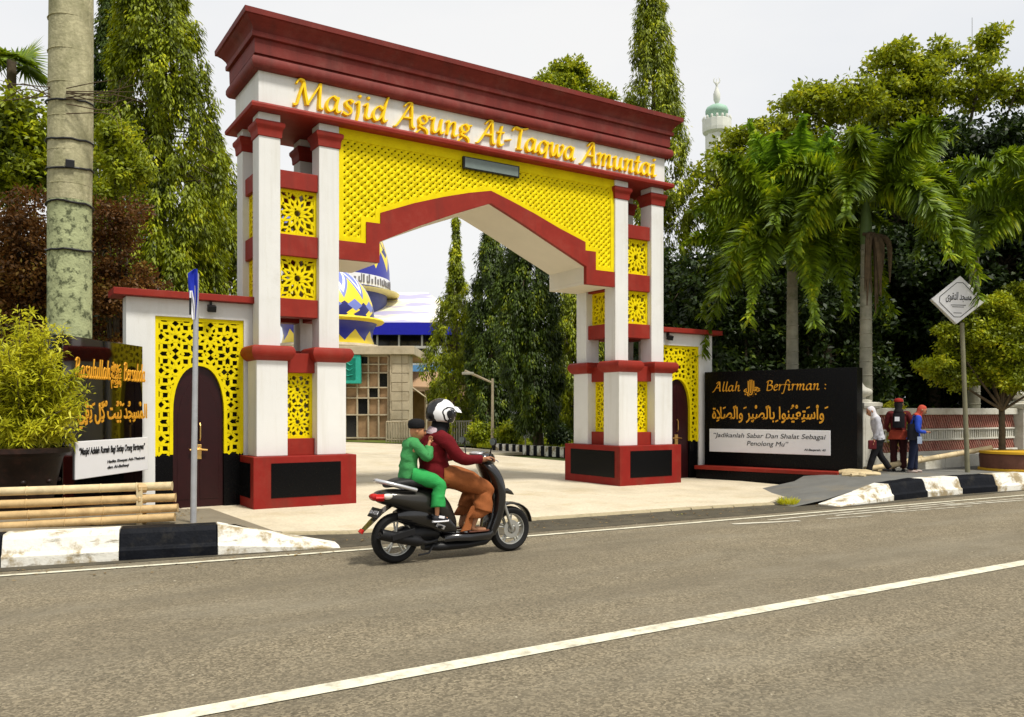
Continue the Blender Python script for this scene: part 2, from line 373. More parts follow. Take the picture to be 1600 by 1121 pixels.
# 2-D pattern helpers
def clip(seg, poly):
    (x1, y1), (x2, y2) = seg; ts = [0, 1]; n = len(poly)
    for i in range(n):
        (a, b), (c, d) = poly[i], poly[(i+1) % n]
        den = (x2-x1)*(d-b)-(y2-y1)*(c-a)
        if abs(den) < 1e-9: continue
        t = ((a-x1)*(d-b)-(b-y1)*(c-a))/den; u = ((a-x1)*(y2-y1)-(b-y1)*(x2-x1))/den
        if 0 < t < 1 and 0 <= u <= 1: ts.append(t)
    ts.sort(); out = []
    for t0, t1 in zip(ts, ts[1:]):
        if t1-t0 < 1e-4: continue
        t = (t0+t1)/2; x, y = x1+(x2-x1)*t, y1+(y2-y1)*t; ins = False
        for i in range(n):
            (a, b), (c, d) = poly[i], poly[(i+1) % n]
            if (b > y) != (d > y) and x < (c-a)*(y-b)/(d-b)+a: ins = not ins
        if ins: out.append(((x1+(x2-x1)*t0, y1+(y2-y1)*t0), (x1+(x2-x1)*t1, y1+(y2-y1)*t1)))
    return out
def rosette(cx, cy, R, n=10, rot=0.):
    out = []; st = 2*PI/n
    pt = lambda r, a: (cx+r*R*math.cos(a), cy+r*R*math.sin(a))
    for k in range(n):
        a = k*st+rot; b = a+st/2
        out += [(pt(.20,a), pt(.20,a+st)), (pt(.20,a), pt(.46,b)), (pt(.20,a), pt(.46,b-st)), (pt(.46,b), pt(.76,a)), (pt(.46,b), pt(.76,a+st)),
                (pt(.76,a), pt(1.0,b)), (pt(.76,a), pt(1.0,b-st)), (pt(1.0,b), pt(1.45,b)), (pt(.76,a), pt(1.0,a))]
    return out
def bars(mb, segs, w, fn, d0, d1):
    for i, ((x1, y1), (x2, y2)) in enumerate(segs):
        L = math.hypot(x2-x1, y2-y1)
        if L < .004: continue
        ux, uy = (x2-x1)/L, (y2-y1)/L; e = w*.35; nx, ny = -uy*w/2, ux*w/2
        x1b, y1b, x2b, y2b = x1-ux*e, y1-uy*e, x2+ux*e, y2+uy*e
        j = (i*7 % 11)*.0007
        mb.prism([(x1b-nx, y1b-ny), (x2b-nx, y2b-ny), (x2b+nx, y2b+ny), (x1b+nx, y1b+ny)], fn, d0+j, d1-j)
def frame(mb, poly, w, fn, d0, d1):
    """flat frame following the inside of an anticlockwise outline"""
    n = len(poly); P = [Vector(p) for p in poly]; inn = []
    for i in range(n):
        a, b, c = P[i-1], P[i], P[(i+1) % n]
        d1_, d2_ = (b-a).normalized(), (c-b).normalized()
        n1, n2 = Vector((-d1_.y, d1_.x)), Vector((-d2_.y, d2_.x)); k = 1+n1.dot(n2)
        inn.append(b+(n1+n2)*(w/max(k, .25)))
    for i in range(n):
        k = (i+1) % n
        mb.prism([tuple(P[i]), tuple(P[k]), tuple(inn[k]), tuple(inn[i])], fn, d0, d1)
    return [tuple(p) for p in inn]
def pattern_panel(name, x0, x1, z0, z1, fn, par, R=None, rows=1, cols=1, w=.024, d0=0, d1=.05, fw=.045, n=10):
    mb = MB(); poly = [(x0, z0), (x1, z0), (x1, z1), (x0, z1)]
    frame(mb, poly, fw, fn, d0-.004, d1+.004)
    cw, ch = (x1-x0)/cols, (z1-z0)/rows
    for i in range(cols):
        for j in range(rows):
            cell = [(x0+i*cw, z0+j*ch), (x0+(i+1)*cw, z0+j*ch), (x0+(i+1)*cw, z0+(j+1)*ch), (x0+i*cw, z0+(j+1)*ch)]
            segs = []
            for s in rosette(x0+(i+.5)*cw, z0+(j+.5)*ch, R or min(cw, ch)*.56, n, PI/2): segs += clip(s, cell)
            bars(mb, segs, w, fn, d0, d1)
    return mb.build(name, M['yellow'], par)
for mir in (False, True):
    mx = ry if mir else rx
    # plinth with black stone panels let into a red frame
    pl = gbox('plinth', 3.37, 4.97, 12.29, 14.07, -.02, .765, M['plinthred'], mir, bevel=.01)
    fx = (3.37, 4.97) if not mir else (GX-4.97, GX-3.37)
    MB().box(fx[0]+.26, fx[1]-.26, 12.284, 12.30, .15, .665).build('stone_panel', M['blacktile'], pl)
    MB().box(fx[0]-.006, fx[0]+.01, 12.45, 13.86, .15, .665).build('stone_panel', M['blacktile'], pl)
    MB().box(fx[1]-.01, fx[1]+.006, 12.45, 13.86, .15, .665).build('stone_panel', M['blacktile'], pl)
    for i in range(2):
        for j in range(2):
            a, b = PIERX[i]; c, d = PIERY[j]
            pr = gbox('pier', a, b, c, d, .765, 2.22, M['white'], mir, bevel=.01)
            cap = moulding('capital', a, b, c, d, [(0,2.20),(.03,2.215),(.055,2.235),(.09,2.30),(.095,2.345),(.075,2.40),(.045,2.425),(-.02,2.43)], M['red'], mir, pr)
            a, b = PILX[i]; c, d = PILY[j]
            pp = gbox('pillar', a, b, c, d, 2.43, 5.965, M['white'], mir, bevel=.01)
            moulding('capital', a, b, c, d, [(0,5.60),(.018,5.61),(.022,5.68),(.030,5.73),(.048,5.755),(.058,5.78),(.058,5.82),(.04,5.84),(0,5.845)], M['red'], mir, pp)
    # beams and pierced panels on the four sides
    lowx = (3.93, 4.39); upx = (3.87, 4.48)
    for side, (yb0, yb1, yp) in (('front', (12.56, 12.86, 12.68)), ('back', (13.50, 13.80, 13.66))):
        gbox('beam', lowx[0], lowx[1], yb0, yb1, .765, 1.02, M['red'], mir); gbox('beam', lowx[0], lowx[1], yb0, yb1, 2.03, 2.33, M['red'], mir)
        yb0u, yb1u = (12.665, 12.93) if side == 'front' else (13.57, 13.83)
        for z0, z1 in ((2.90, 3.18), (3.84, 4.17), (4.88, 5.15)):
            gbox('beam', upx[0]+.002, upx[1]-.002, yb0u, yb1u, z0, z1, M['red'], mir)
        fnm = (lambda p, q, d, Y=yp: (GX-p, Y+d, q)) if mir else (lambda p, q, d, Y=yp: (p, Y+d, q))
        pattern_panel('lattice_panel', lowx[0], lowx[1], 1.02, 2.03, fnm, gate, rows=2, cols=1, w=.031)
        fnm = (lambda p, q, d, Y=yp+.06: (GX-p, Y+d, q)) if mir else (lambda p, q, d, Y=yp+.06: (p, Y+d, q))
        pattern_panel('lattice_panel', upx[0], upx[1], 3.18, 3.84, fnm, gate, w=.033, n=12)
        pattern_panel('lattice_panel', upx[0], upx[1], 4.17, 4.88, fnm, gate, w=.033, n=12)
    for xc, xu in ((3.55, 3.585), (4.50, 4.525)):
        gbox('beam', xc, xc+.26, 12.92, 13.44, .765, 1.02, M['red'], mir); gbox('beam', xc, xc+.26, 12.92, 13.44, 2.03, 2.33, M['red'], mir)
        for z0, z1 in ((2.90, 3.18), (3.84, 4.17), (4.88, 5.15)):
            gbox('beam', xu, xu+.24, 12.952, 13.548, z0, z1, M['red'], mir)
        X0 = xc+.1
        fnm = (lambda p, q, d, X=X0: (GX-X-d, p, q)) if mir else (lambda p, q, d, X=X0: (X+d, p, q))
        pattern_panel('lattice_panel', 12.92, 13.44, 1.02, 2.03, fnm, gate, rows=2, cols=1, w=.031)
        pattern_panel('lattice_panel', 12.95, 13.55, 3.18, 3.84, fnm, gate, w=.033, n=12)
        pattern_panel('lattice_panel', 12.95, 13.55, 4.17, 4.88, fnm, gate, w=.033, n=12)
# arch ring: inner outline (opening) and outer stepped outline
C = 7.64
inner = [(-2.83,3.87),(-2.13,3.87),(-2.13,4.21),(-1.4,4.56),(-.7,4.86),(0,5.13),(.7,4.84),(1.4,4.53),(2.13,4.21),(2.13,3.87),(2.83,3.87)]
outer = [(-2.83,4.16),(-2.36,4.16),(-2.36,4.51),(-2.11,4.51),(-2.11,4.69),(-1.5,4.93),(-.95,5.11),(-.45,5.25),(0,5.35),(.45,5.22),(.95,5.06),(1.5,4.86),(2.11,4.60+.07),(2.11,4.51),(2.36,4.51),(2.36,4.16),(2.83,4.16)]
fr = lambda p, q, d: (C+p, d, q)
arch = MB()
def arch_ring(y0, y1):
    # stitch the two outlines into quads/triangles column by column
    def ev(line, x, side):
        ys = []
        for (a, b), (c, d) in zip(line, line[1:]):
            if abs(c-a) < 1e-9: continue
            if min(a, c)-1e-9 <= x <= max(a, c)+1e-9: ys.append((b+(d-b)*(x-a)/(c-a), (a+c)/2))
        ys = [y for y, m_ in ys if (m_-x)*side > 0] or [y for y, _ in ys]
        return ys[0]
    xs_ = sorted({round(p[0], 4) for p in inner+outer})
    for a, b in zip(xs_, xs_[1:]):
        arch.prism([(a, ev(inner, a, 1)), (b, ev(inner, b, -1)), (b, ev(outer, b, -1)), (a, ev(outer, a, 1))], fr, y0, y1)
arch_ring(12.635, 12.72)
arch.build('arch_band', M['red'], gate)
# plaster soffit: an inner lining 3 mm inside the red band
lin = MB(); th = .06
for (a, b), (c, d) in zip(inner, inner[1:]):
    L = math.hypot(c-a, d-b); nx, ny = -(d-b)/L*th, (c-a)/L*th
    if abs(a-c) < 1e-6:
        nx, ny = (-th if a < 0 else th), 0; b, d = max(b, 3.932), max(d, 3.932)
    lin.prism([(a, b), (c, d), (c+nx, d+ny), (a+nx, b+ny)], fr, 12.722, 13.86)
lin.build('soffit', M['soffit'], gate)
# spandrel: frame strip, woven lattice, dark sheet painting the shade of the hollow behind, rear wall
zt = 5.965
sp_out = [(p, q) for p, q in outer] + [(2.83, zt), (-2.83, zt)]
mb = MB(); fnp = lambda p, q, d: (C+p, 12.66+d, q)
inn = frame(mb, sp_out, .085, fnp, -.002, .05)
mb.prism([(-2.74, zt-.17), (2.74, zt-.17), (2.74, zt-.08), (-2.74, zt-.08)], fnp, -.001, .05)
mb.build('spandrel_frame', M['yellow'], gate)
poly = [(-2.76,4.2),(-2.42,4.2),(-2.42,4.57),(-2.17,4.57),(-2.17,4.75),(-1.5,5.0),(-.95,5.18),(-.45,5.32),(0,5.42),(.45,5.29),(.95,5.13),(1.5,4.93),(2.17,4.73),(2.17,4.57),(2.42,4.57),(2.42,4.2),(2.76,4.2),(2.76,5.83),(-2.76,5.83)]
mA = MB(); mBk = MB(); pitch = .118; w = .053
for k in range(-75, 76):
    o_ = k*pitch
    for s, mbx, dd in ((1, mA, .0), (-1, mBk, .014)):
        segs = clip(((-4+o_, 5-4*s*.92), (4+o_, 5+4*s*.92)), poly)
        for (x1, y1), (x2, y2) in segs:
            L = math.hypot(x2-x1, y2-y1); nseg = max(1, int(L/.077))
            ux, uy = (x2-x1)/L, (y2-y1)/L; nx, ny = -uy*w/2, ux*w/2; rings = []
            for q in range(nseg+1):                      # the slat waves over and under the others
                t = q/nseg; x, y = x1+(x2-x1)*t, y1+(y2-y1)*t
                dz = dd+(.006 if (q+k) % 2 else -.006)
                rings.append([(C+x-nx, 12.674+dz, y-ny), (C+x, 12.666+dz, y), (C+x+nx, 12.674+dz, y+ny), (C+x+nx, 12.69+dz, y+ny), (C+x-nx, 12.69+dz, y-ny)])
            mbx.loft(rings)
mA.v += []; n0 = len(mA.v); mA.add(mBk.v, mBk.f)
o = mA.build('woven_lattice', M['yellow'], gate); o['kind'] = 'stuff'
MB().prism([(p, q) for p, q in [(-2.83,4.0),(-2.30,4.0),(-2.30,4.3),(0,5.25),(2.30,4.3),(2.30,4.0),(2.83,4.0),(2.83,zt),(-2.83,zt)]], lambda p, q, d: (C+p, d, q), 12.86, 12.88).build('hollow_shade_sheet', M['recess'], gate)
MB().prism([(p, q) for p, q in [(-2.83,3.90),(-2.2,3.90),(-2.2,4.25),(0,5.2),(2.2,4.25),(2.2,3.90),(2.83,3.90),(2.83,zt),(-2.83,zt)]], lambda p, q, d: (C+p, d, q), 13.72, 13.80).build('rear_wall', M['yellow'], gate)
# small grey plate under the beam
pb = MB().box(7.06, 8.22, 12.60, 12.655, 5.655, 5.865).build('name_plate', M['black'], gate, bevel=.004)
MB().box(7.09, 8.19, 12.594, 12.602, 5.675, 5.845).build('plate_face', M['greyplate'], pb)
# entablature
X0, X1, Y0, Y1 = 3.53, GX-3.53, 12.60, 13.94
moulding('lower_band', X0, X1, Y0, Y1, [(.05,5.965),(.11,5.968),(.135,5.985),(.14,6.03),(.125,6.06),(.09,6.07),(0,6.072)], M['red'])
MB().box(X0, X1, Y0, Y1, 6.073, 6.575).build('frieze', M['white'], gate, bevel=.006)
moulding('cornice', X0, X1, Y0, Y1, [(0,6.576),(.08,6.577),(.105,6.60),(.125,6.64),(.125,6.70),(.105,6.745),(.035,6.755),(.035,6.795),(.075,6.80),(.08,7.015),(.075,7.02),(.125,7.03),(.13,7.06),(.13,7.10),(.10,7.105),(.125,7.17),(.175,7.235),(.225,7.275),(.235,7.29),(.265,7.295),(.27,7.375),(.20,7.39),(-.3,7.42)], M['cornice'])

# ---------------------------------------------------------------- broad-nib lettering
GL = {
 'a': (.64, [[(.44,.52),(.27,.6),(.10,.42),(.06,.16),(.18,.0),(.36,.14),(.46,.5)],[(.49,.6),(.43,.18),(.49,.01),(.62,.1)]]),
 's': (.50, [[(.42,.52),(.30,.6),(.16,.52),(.17,.38),(.34,.25),(.36,.1),(.22,0),(.04,.07)]]),
 'j': (.34, [[(.02,.5),(.14,.6),(.16,.2),(.10,-.2),(-.05,-.34),(-.16,-.27)],[(.14,.80),(.20,.86)]]),
 'i': (.36, [[(.02,.48),(.14,.6),(.14,.3),(.13,.08),(.22,0),(.34,.1)],[(.14,.80),(.20,.86)]]),
 'd': (.68, [[(.44,.52),(.27,.6),(.10,.42),(.06,.16),(.18,.0),(.36,.14),(.48,.5)],[(.62,1.02),(.54,.75),(.46,.2),(.52,.01),(.64,.1)]]),
 'g': (.60, [[(.44,.5),(.28,.6),(.12,.48),(.15,.3),(.32,.27),(.43,.4),(.42,.56),(.58,.6)],[(.2,.27),(.13,.14),(.4,.04),(.47,-.14),(.32,-.33),(.1,-.31),(.01,-.18),(.16,.0)]]),
 'u': (.66, [[(.02,.5),(.14,.6),(.11,.3),(.13,.05),(.25,.0),(.4,.2),(.47,.56)],[(.49,.6),(.44,.18),(.50,.0),(.63,.1)]]),
 'n': (.62, [[(.02,.5),(.13,.6),(.13,.3),(.10,0)],[(.12,.25),(.27,.53),(.41,.57),(.42,.35),(.39,.08),(.47,0),(.60,.1)]]),
 'm': (.92, [[(.02,.5),(.13,.6),(.13,.3),(.10,0)],[(.12,.25),(.27,.53),(.40,.57),(.40,.3),(.37,0)],[(.39,.25),(.54,.53),(.68,.57),(.70,.35),(.67,.08),(.75,0),(.88,.1)]]),
 't': (.38, [[(.22,.86),(.14,.4),(.13,.1),(.22,0),(.35,.1)],[(0,.56),(.34,.6)]]),
 'q': (.60, [[(.44,.52),(.27,.6),(.10,.42),(.06,.16),(.18,.0),(.36,.14),(.46,.5)],[(.50,.6),(.44,.1),(.38,-.36)],[(.28,-.36),(.48,-.34)]]),
 'w': (.80, [[(.02,.5),(.13,.6),(.12,.2),(.2,.02),(.32,.15),(.42,.58)],[(.42,.58),(.41,.2),(.5,.02),(.64,.2),(.72,.5),(.64,.6)]]),
 'A': (.84, [[(-.12,-.08),(.0,-.02),(.2,.3),(.48,.85),(.58,1.02)],[(.57,1.0),(.61,.5),(.65,.06),(.78,.02)],[(.22,.36),(.62,.38)],[(.57,1.0),(.4,.98),(.26,.82)]]),
 'M': (1.14, [[(-.06,.0),(.08,.02),(.16,.4),(.28,.92)],[(.27,.96),(.36,.5),(.48,.06)],[(.48,.08),(.7,.55),(.90,.98)],[(.90,.98),(.91,.5),(.93,.06),(1.06,.02)],[(.28,.96),(.10,.98),(.0,.80)]]),
 'T': (.66, [[(-.02,.78),(.08,.95),(.35,.91),(.72,1.0)],[(.42,.93),(.37,.5),(.35,.04)],[(.22,0),(.50,.02)]]),
 '-': (.40, [[(.04,.28),(.32,.36)]]),
 'l': (.32, [[(.2,1.02),(.13,.5),(.12,.1),(.2,0),(.3,.1)]]),
 'h': (.62, [[(.2,1.02),(.13,.5),(.09,0)],[(.12,.25),(.27,.53),(.41,.57),(.42,.35),(.39,.08),(.47,0),(.60,.1)]]),
 'b': (.56, [[(.2,1.02),(.11,.4),(.13,.06),(.3,0),(.46,.2),(.41,.5),(.27,.58),(.12,.42)]]),
 'e': (.46, [[(.09,.3),(.3,.36),(.36,.5),(.24,.6),(.09,.42),(.06,.16),(.2,0),(.40,.12)]]),
 'r': (.44, [[(.02,.5),(.13,.6),(.13,.3),(.10,0)],[(.12,.25),(.24,.53),(.40,.58)]]),
 'f': (.44, [[(.52,.94),(.38,1.02),(.26,.8),(.18,.2),(.08,-.28),(-.08,-.3)],[(.04,.56),(.42,.6)]]),
 'B': (.70, [[(.16,.95),(.12,.5),(.1,.02)],[(.0,.84),(.2,1),(.48,.95),(.5,.7),(.3,.56),(.16,.54)],[(.3,.55),(.56,.45),(.56,.15),(.3,0),(.06,.04)]]),
 'R': (.80, [[(.16,.95),(.12,.5),(.1,.02)],[(.0,.84),(.2,1),(.48,.95),(.5,.7),(.3,.56),(.16,.54)],[(.28,.55),(.45,.25),(.62,.0),(.78,.04)]]),
 ':': (.30, [[(.12,.08),(.17,.13)],[(.12,.46),(.17,.51)]]),
}
def nib_glyph(mb, ch, x, y, s, fn, depth, w=.155, ang=38, sx=1.):
    """adds one letter: a ribbon as wide as a broad nib held at a fixed angle makes it"""
    adv, strokes = GL[ch]; th = math.radians(ang)
    for si, st in enumerate(strokes):
        P = catmull([(p[0]+.08*p[1], p[1], 0) for p in st], 5) if len(st) > 2 else [Vector((p[0]+.08*p[1], p[1], 0)) for p in st]
        rings = []
        for i, p in enumerate(P):
            d = (P[min(i+1, len(P)-1)]-P[max(i-1, 0)]); d.normalize()
            hw = max(.042, abs(math.sin(math.atan2(d.y, d.x)-th))*w/2)
            if len(st) == 2 and (P[1]-P[0]).length < .1: hw = .075
            n = Vector((-d.y, d.x, 0))*hw; a = p+n; b = p-n
            e = .0012*si+.0009*i/len(P)
            q = lambda c, k: fn(x+c.x*s*sx, y+c.y*s, k)
            rings.append([q(b, 0), q(b*.75+a*.25, -depth-e), q(a*.75+b*.25, -depth-e), q(a, 0)])
        mb.loft(rings)
    return adv*s*sx
def text_width(t, s, sx=1.): return sum((GL[c][0] if c != ' ' else .36)*s*sx for c in t)
TXT = 'Masjid Agung At-Taqwa Amuntai'
x = 4.07; s = .405; sx = 7.42/text_width(TXT, s)
fn = lambda p, q, d: (p, 12.598+d, q)
for ch in TXT:
    if ch == ' ': x += .36*s*sx; continue
    mb = MB(); a = nib_glyph(mb, ch, x, 6.155, s, fn, .055, .215, sx=sx); mb.build('letter', M['gold'], gate); x += a
# ================================================================ wing walls with arched doors
def arch_outline(cx, hw, z0, zs, za, n=10):
    """pointed arch: right foot up and over to the left foot"""
    out = [(cx+hw, z0), (cx+hw, zs)]
    for i in range(1, n+1):
        t = i/n; out.append((cx+hw*(1-t**1.9), zs+(za-zs)*math.sin(t*PI/2)**.92))
    L = [(2*cx-x, z) for x, z in out[::-1]][1:]
    return out+L
def wing(mir, label):
    root = thing('wing_wall', label, 'wall', ((2.65 if not mir else GX-2.65), 13.15, 0))
    X = (lambda x: GX-x) if mir else (lambda x: x)
    fn = lambda p, q, d: (X(p), 13.0+d, q)
    bx = lambda nm, x0, x1, y0, y1, z0, z1, m, par=root, bv=.006: MB().box(min(X(x0), X(x1)), max(X(x0), X(x1)), y0, y1, z0, z1).build(nm, m, par, bevel=bv)
    mb = MB()
    mb.prism([(1.76,-.05),(2.15,-.05),(2.15,2.83),(3.42,2.83),(3.42,-.05),(3.60,-.05),(3.60,3.09),(1.76,3.09)], fn, 0, .32)
    mb.build('wall', M['white'], root, bevel=.006)
    bx('backing', 2.15, 3.42, 13.14, 13.30, -.05, 2.83, M['recess'], bv=0)  # dark sheet giving the shaded look behind the screen holes
    bx('coping', 1.58, 3.60, 12.86, 13.44, 3.092, 3.19, M['red'])
    cx = 2.765; hw = .365
    # pierced panel round the arch
    A = arch_outline(cx, hw, .80, 1.42, 2.12)
    poly = [(2.15,.80), (2.15,2.83), (3.42,2.83), (3.42,.80)] + A
    # outline order: clockwise outside, then back along the arch
    mb = MB(); fnp = lambda p, q, d: (X(p), 13.03+d, q)
    for x0, x1, z0, z1 in ((2.152,2.20,.80,2.83),(3.36,3.418,.80,2.83),(2.20,3.36,2.775,2.83)):
        mb.prism([(x0,z0),(x1,z0),(x1,z1),(x0,z1)], fnp, -.002, .05)
    A2 = []
    for i, p_ in enumerate(A):
        a_, b_ = Vector(A[max(i-1, 0)]), Vector(A[min(i+1, len(A)-1)]); d_ = (b_-a_).normalized(); A2.append((p_[0]+d_.y*.05, p_[1]-d_.x*.05) if i not in (0, len(A)-1) else (p_[0]+(.05 if i == 0 else -.05), p_[1]))
    for i in range(len(A)-1):
        mb.prism([A[i], A2[i], A2[i+1], A[i+1]], fnp, -.004, .07)
    poly = [(2.15,.80), (2.15,2.83), (3.42,2.83), (3.42,.80)] + A2
    segs = []
    cell = .50
    for i in range(-1, 3):
        for j in range(-1, 5):
            x0 = 2.185+(i)*cell; z0 = 2.785-(j+1)*cell
            cp = [(x0,z0),(x0+cell,z0),(x0+cell,z0+cell),(x0,z0+cell)]
            for s_ in rosette(x0+cell/2, z0+cell/2, cell*.56, 8, PI/8):
                for s2 in clip(s_, cp): segs += clip(s2, poly)
    bars(mb, segs, .042, fnp, .0, .04)
    mb.build('lattice_panel', M['yellow'], root)
    # black tiles below, door leaf with its own panel and lock
    for (a, b) in ((2.152, cx-hw), (cx+hw, 3.418)):
        bx('stone_panel', a, b, 13.035, 13.10, -.04, .797, M['blacktile'])
    D = arch_outline(cx, hw-.002, .0, 1.42, 2.115)
    dr = MB().prism(D, fn, .085, .12).build('door', M['door'], root)
    for s in (-1, 1):
        D2 = [(cx+s*.02, .12), (cx+s*.30, .12), (cx+s*.30, 1.35), (cx+s*.24, 1.62), (cx+s*.12, 1.86), (cx+s*.02, 1.98)]
        MB().prism(D2, fn, .078, .088).build('door_panel', M['door'], dr, bevel=.004)
    MB().obox((X(cx), 13.07, .83), (.045,0,0), (0,.012,0), (0,0,.11)).build('lock_plate', M['brass'], dr, bevel=.004)
    MB().tube([(X(cx)-.13,13.03,.86),(X(cx),13.02,.87),(X(cx)+.12,13.03,.855)], .016, 8).build('handle', M['brass'], dr)
    MB().tube([(X(cx)+.02,13.06,1.0),(X(cx)+.02,13.025,1.04),(X(cx)+.02,13.025,1.22),(X(cx)+.02,13.06,1.26)], .012, 6).build('handle', M['brass'], dr)
    return root
wing(False, 'white wing wall with yellow pierced panel and maroon door, behind the flag pole')
wing(True, 'white wing wall with yellow pierced panel, beside the black board with white caption on the right')
def floodlight(x, label):
    t = thing('floodlight', label, 'lamp', (x, 12.97, 2.98), 'floodlights under the wing wall copings')
    MB().box(x-.012, x+.012, 12.93, 13.0, 3.0, 3.088).build('bracket', M['black'], t)
    MB().obox((x, 12.90, 2.975), (.06,0,0), (0,.04,.015), (0,-.015,.045)).build('lamp_body', M['black'], t, bevel=.006)
    MB().obox((x, 12.863, 2.961), (.048,0,0), (0,.002,.0008), (0,-.012,.036)).build('lamp_glass', M['greyplate'], t)
floodlight(2.92, 'small black floodlight under the coping of the left wing wall')
floodlight(12.18, 'small black floodlight under the coping of the right wing wall')

# ================================================================ lettered black boards
AR = {'ا':'\ufe8d\ufe8e..','ب':'\ufe8f\ufe90\ufe91\ufe92','ت':'\ufe95\ufe96\ufe97\ufe98','ة':'\ufe93\ufe94..','ج':'\ufe9d\ufe9e\ufe9f\ufea0','د':'\ufea9\ufeaa..','ر':'\ufead\ufeae..','س':'\ufeb1\ufeb2\ufeb3\ufeb4','ص':'\ufeb9\ufeba\ufebb\ufebc','ع':'\ufec9\ufeca\ufecb\ufecc','ق':'\ufed5\ufed6\ufed7\ufed8','ك':'\ufed9\ufeda\ufedb\ufedc','ل':'\ufedd\ufede\ufedf\ufee0','م':'\ufee1\ufee2\ufee3\ufee4','ن':'\ufee5\ufee6\ufee7\ufee8','و':'\ufeed\ufeee..','ي':'\ufef1\ufef2\ufef3\ufef4','ى':'\ufeef\ufef0..'}
def shape_ar(t):
    """joined letter forms in visual (left to right) order"""
    cl = []
    for ch in t:
        if '\u064b' <= ch <= '\u0652': cl[-1][1] += ch
        else: cl.append([ch, ''])
    k = 0
    while k < len(cl)-1:
        if cl[k][0] == 'ل' and cl[k+1][0] == 'ا': cl[k] = ['LA', cl[k][1]+cl[k+1][1]]; del cl[k+1]
        k += 1
    out = []
    for i, (ch, mk) in enumerate(cl):
        pj = i > 0 and cl[i-1][0] in AR and AR[cl[i-1][0]][2] != '.'
        nj = i < len(cl)-1 and (cl[i+1][0] in AR or cl[i+1][0] == 'LA')
        if ch == 'LA': out.append(('\ufefc' if pj else '\ufefb')+mk)
        elif ch in AR:
            f = AR[ch]; nj2 = nj and f[2] != '.'
            out.append((f[3] if pj and nj2 else f[1] if pj else f[2] if nj2 else f[0])+mk)
        else: out.append(ch+mk)
    return ''.join(out[::-1])
def textmesh(txt, width, height, M4, par, name, mt, shear=0, bold=0, ext=.004, center=True):
    c = bpy.data.curves.new('lettering', 'FONT'); c.body = txt; c.size = 1; c.shear = shear; c.offset = bold; c.extrude = .001
    o = bpy.data.objects.new('lettering', c); COL.objects.link(o)
    dg = bpy.context.evaluated_depsgraph_get(); dg.update()
    me = bpy.data.meshes.new_from_object(o.evaluated_get(dg)); bpy.data.objects.remove(o)
    n = len(me.vertices); co = np.empty(n*3); me.vertices.foreach_get('co', co); co = co.reshape(-1, 3)
    lo, hi = co.min(0), co.max(0)
    co[:, 0] = (co[:, 0]-(lo[0]+hi[0])/2)*width/(hi[0]-lo[0]); co[:, 1] = (co[:, 1]-(lo[1]+hi[1])/2)*height/(hi[1]-lo[1])
    co[:, 2] = co[:, 2]/.001*ext
    me.vertices.foreach_set('co', co.ravel()); me.transform(M4); off = origin(par); me.transform(Matrix.Translation(-off))
    me.materials.clear(); me.materials.append(mt); me.name = name
    t = bpy.data.objects.new(name, me); COL.objects.link(t); t.parent = par; return t
def board_frame(p, q):
    """plane through ground points p (left) and q (right) facing the viewer: returns fn(s, z, d), unit vectors"""
    p, q = Vector(p), Vector(q); u = (q-p).normalized(); n = Vector((u.y, -u.x, 0))
    return (lambda s, z, d: tuple(p+u*s+n*d+Vector((0,0,z)))), p, u, n
def nibtext(txt, x, z, width, s, fn, par, name, mt):
    sx = width/text_width(txt, s); mb = MB()
    for ch in txt:
        if ch == ' ': x += .36*s*sx; continue
        x += nib_glyph(mb, ch, x, z, s, lambda a, b, d: fn(a, b, -d), .012, .15, sx=sx)
    mb.build(name, mt, par)
def boardmat(p, u, n, s, z, d):
    o = p+u*s+n*d+Vector((0,0,z)); return Matrix(((u.x,0,n.x,o.x),(u.y,0,n.y,o.y),(u.z,1,n.z,o.z),(0,0,0,1)))
# right board
p = gd(1101, 18.0, 0); q = gd(1339, 15.9, 0); p.z = q.z = 0
fnb, P0, U, Nn = board_frame(p, q); Lb = (q-p).length
rb = thing('sign_board', 'polished black board with gold lettering reading Berfirman and a white caption, right of the gate', 'sign', (p.x, p.y, 0))
bb = lambda nm, s0, s1, z0, z1, d0, d1, m, par, bv=.006: MB().loft([[fnb(s, z, d0) for s, z in ((s0,z0),(s1,z0),(s1,z1),(s0,z1))], [fnb(s, z, d1) for s, z in ((s0,z0),(s1,z0),(s1,z1),(s0,z1))]]).build(nm, m, par, bevel=bv)
bb('board', 0, Lb, .28, 2.28, -.32, 0, M['blacktile'], rb)
bb('base', -.05, Lb+.04, -.06, .20, -.36, .30, M['blacktile'], rb)
bb('ledge', -.07, Lb-.25, .20, .275, -.34, .33, M['red'], rb)
# scale along the board from photo columns
def s_of(u):
    r = (u-800)/1300; dx, dy = FX+r*FY, FY-r*FX
    # intersect ray with board line
    det = dx*(-U.y)+dy*U.x; t = (P0.x*(-U.y)+P0.y*U.x)/det
    return ((dx*t-P0.x)*U.x+(dy*t-P0.y)*U.y)
wp = bb('caption_panel', s_of(1109), s_of(1298), .57, 1.06, .0, .02, M['pwhite'], rb)
nibtext('Allah', s_of(1115), 1.86, s_of(1157)-s_of(1115), .20, fnb, rb, 'lettering', M['goldink'])
nibtext('Berfirman :', s_of(1197), 1.86, s_of(1292)-s_of(1197), .20, fnb, rb, 'lettering', M['goldink'])
textmesh('\ufdfb', .36, .36, boardmat(P0, U, Nn, s_of(1175), 1.91, .006), rb, 'calligraphy', M['goldink'], bold=.012)
sa, sb = s_of(1113), s_of(1294)
textmesh(shape_ar('وَاسْتَعِيْنُوا بِالصَّبْرِ وَالصَّلَاةِ'), sb-sa, .38, boardmat(P0, U, Nn, (sa+sb)/2, 1.38, .006), rb, 'calligraphy', M['goldink'], bold=.014)
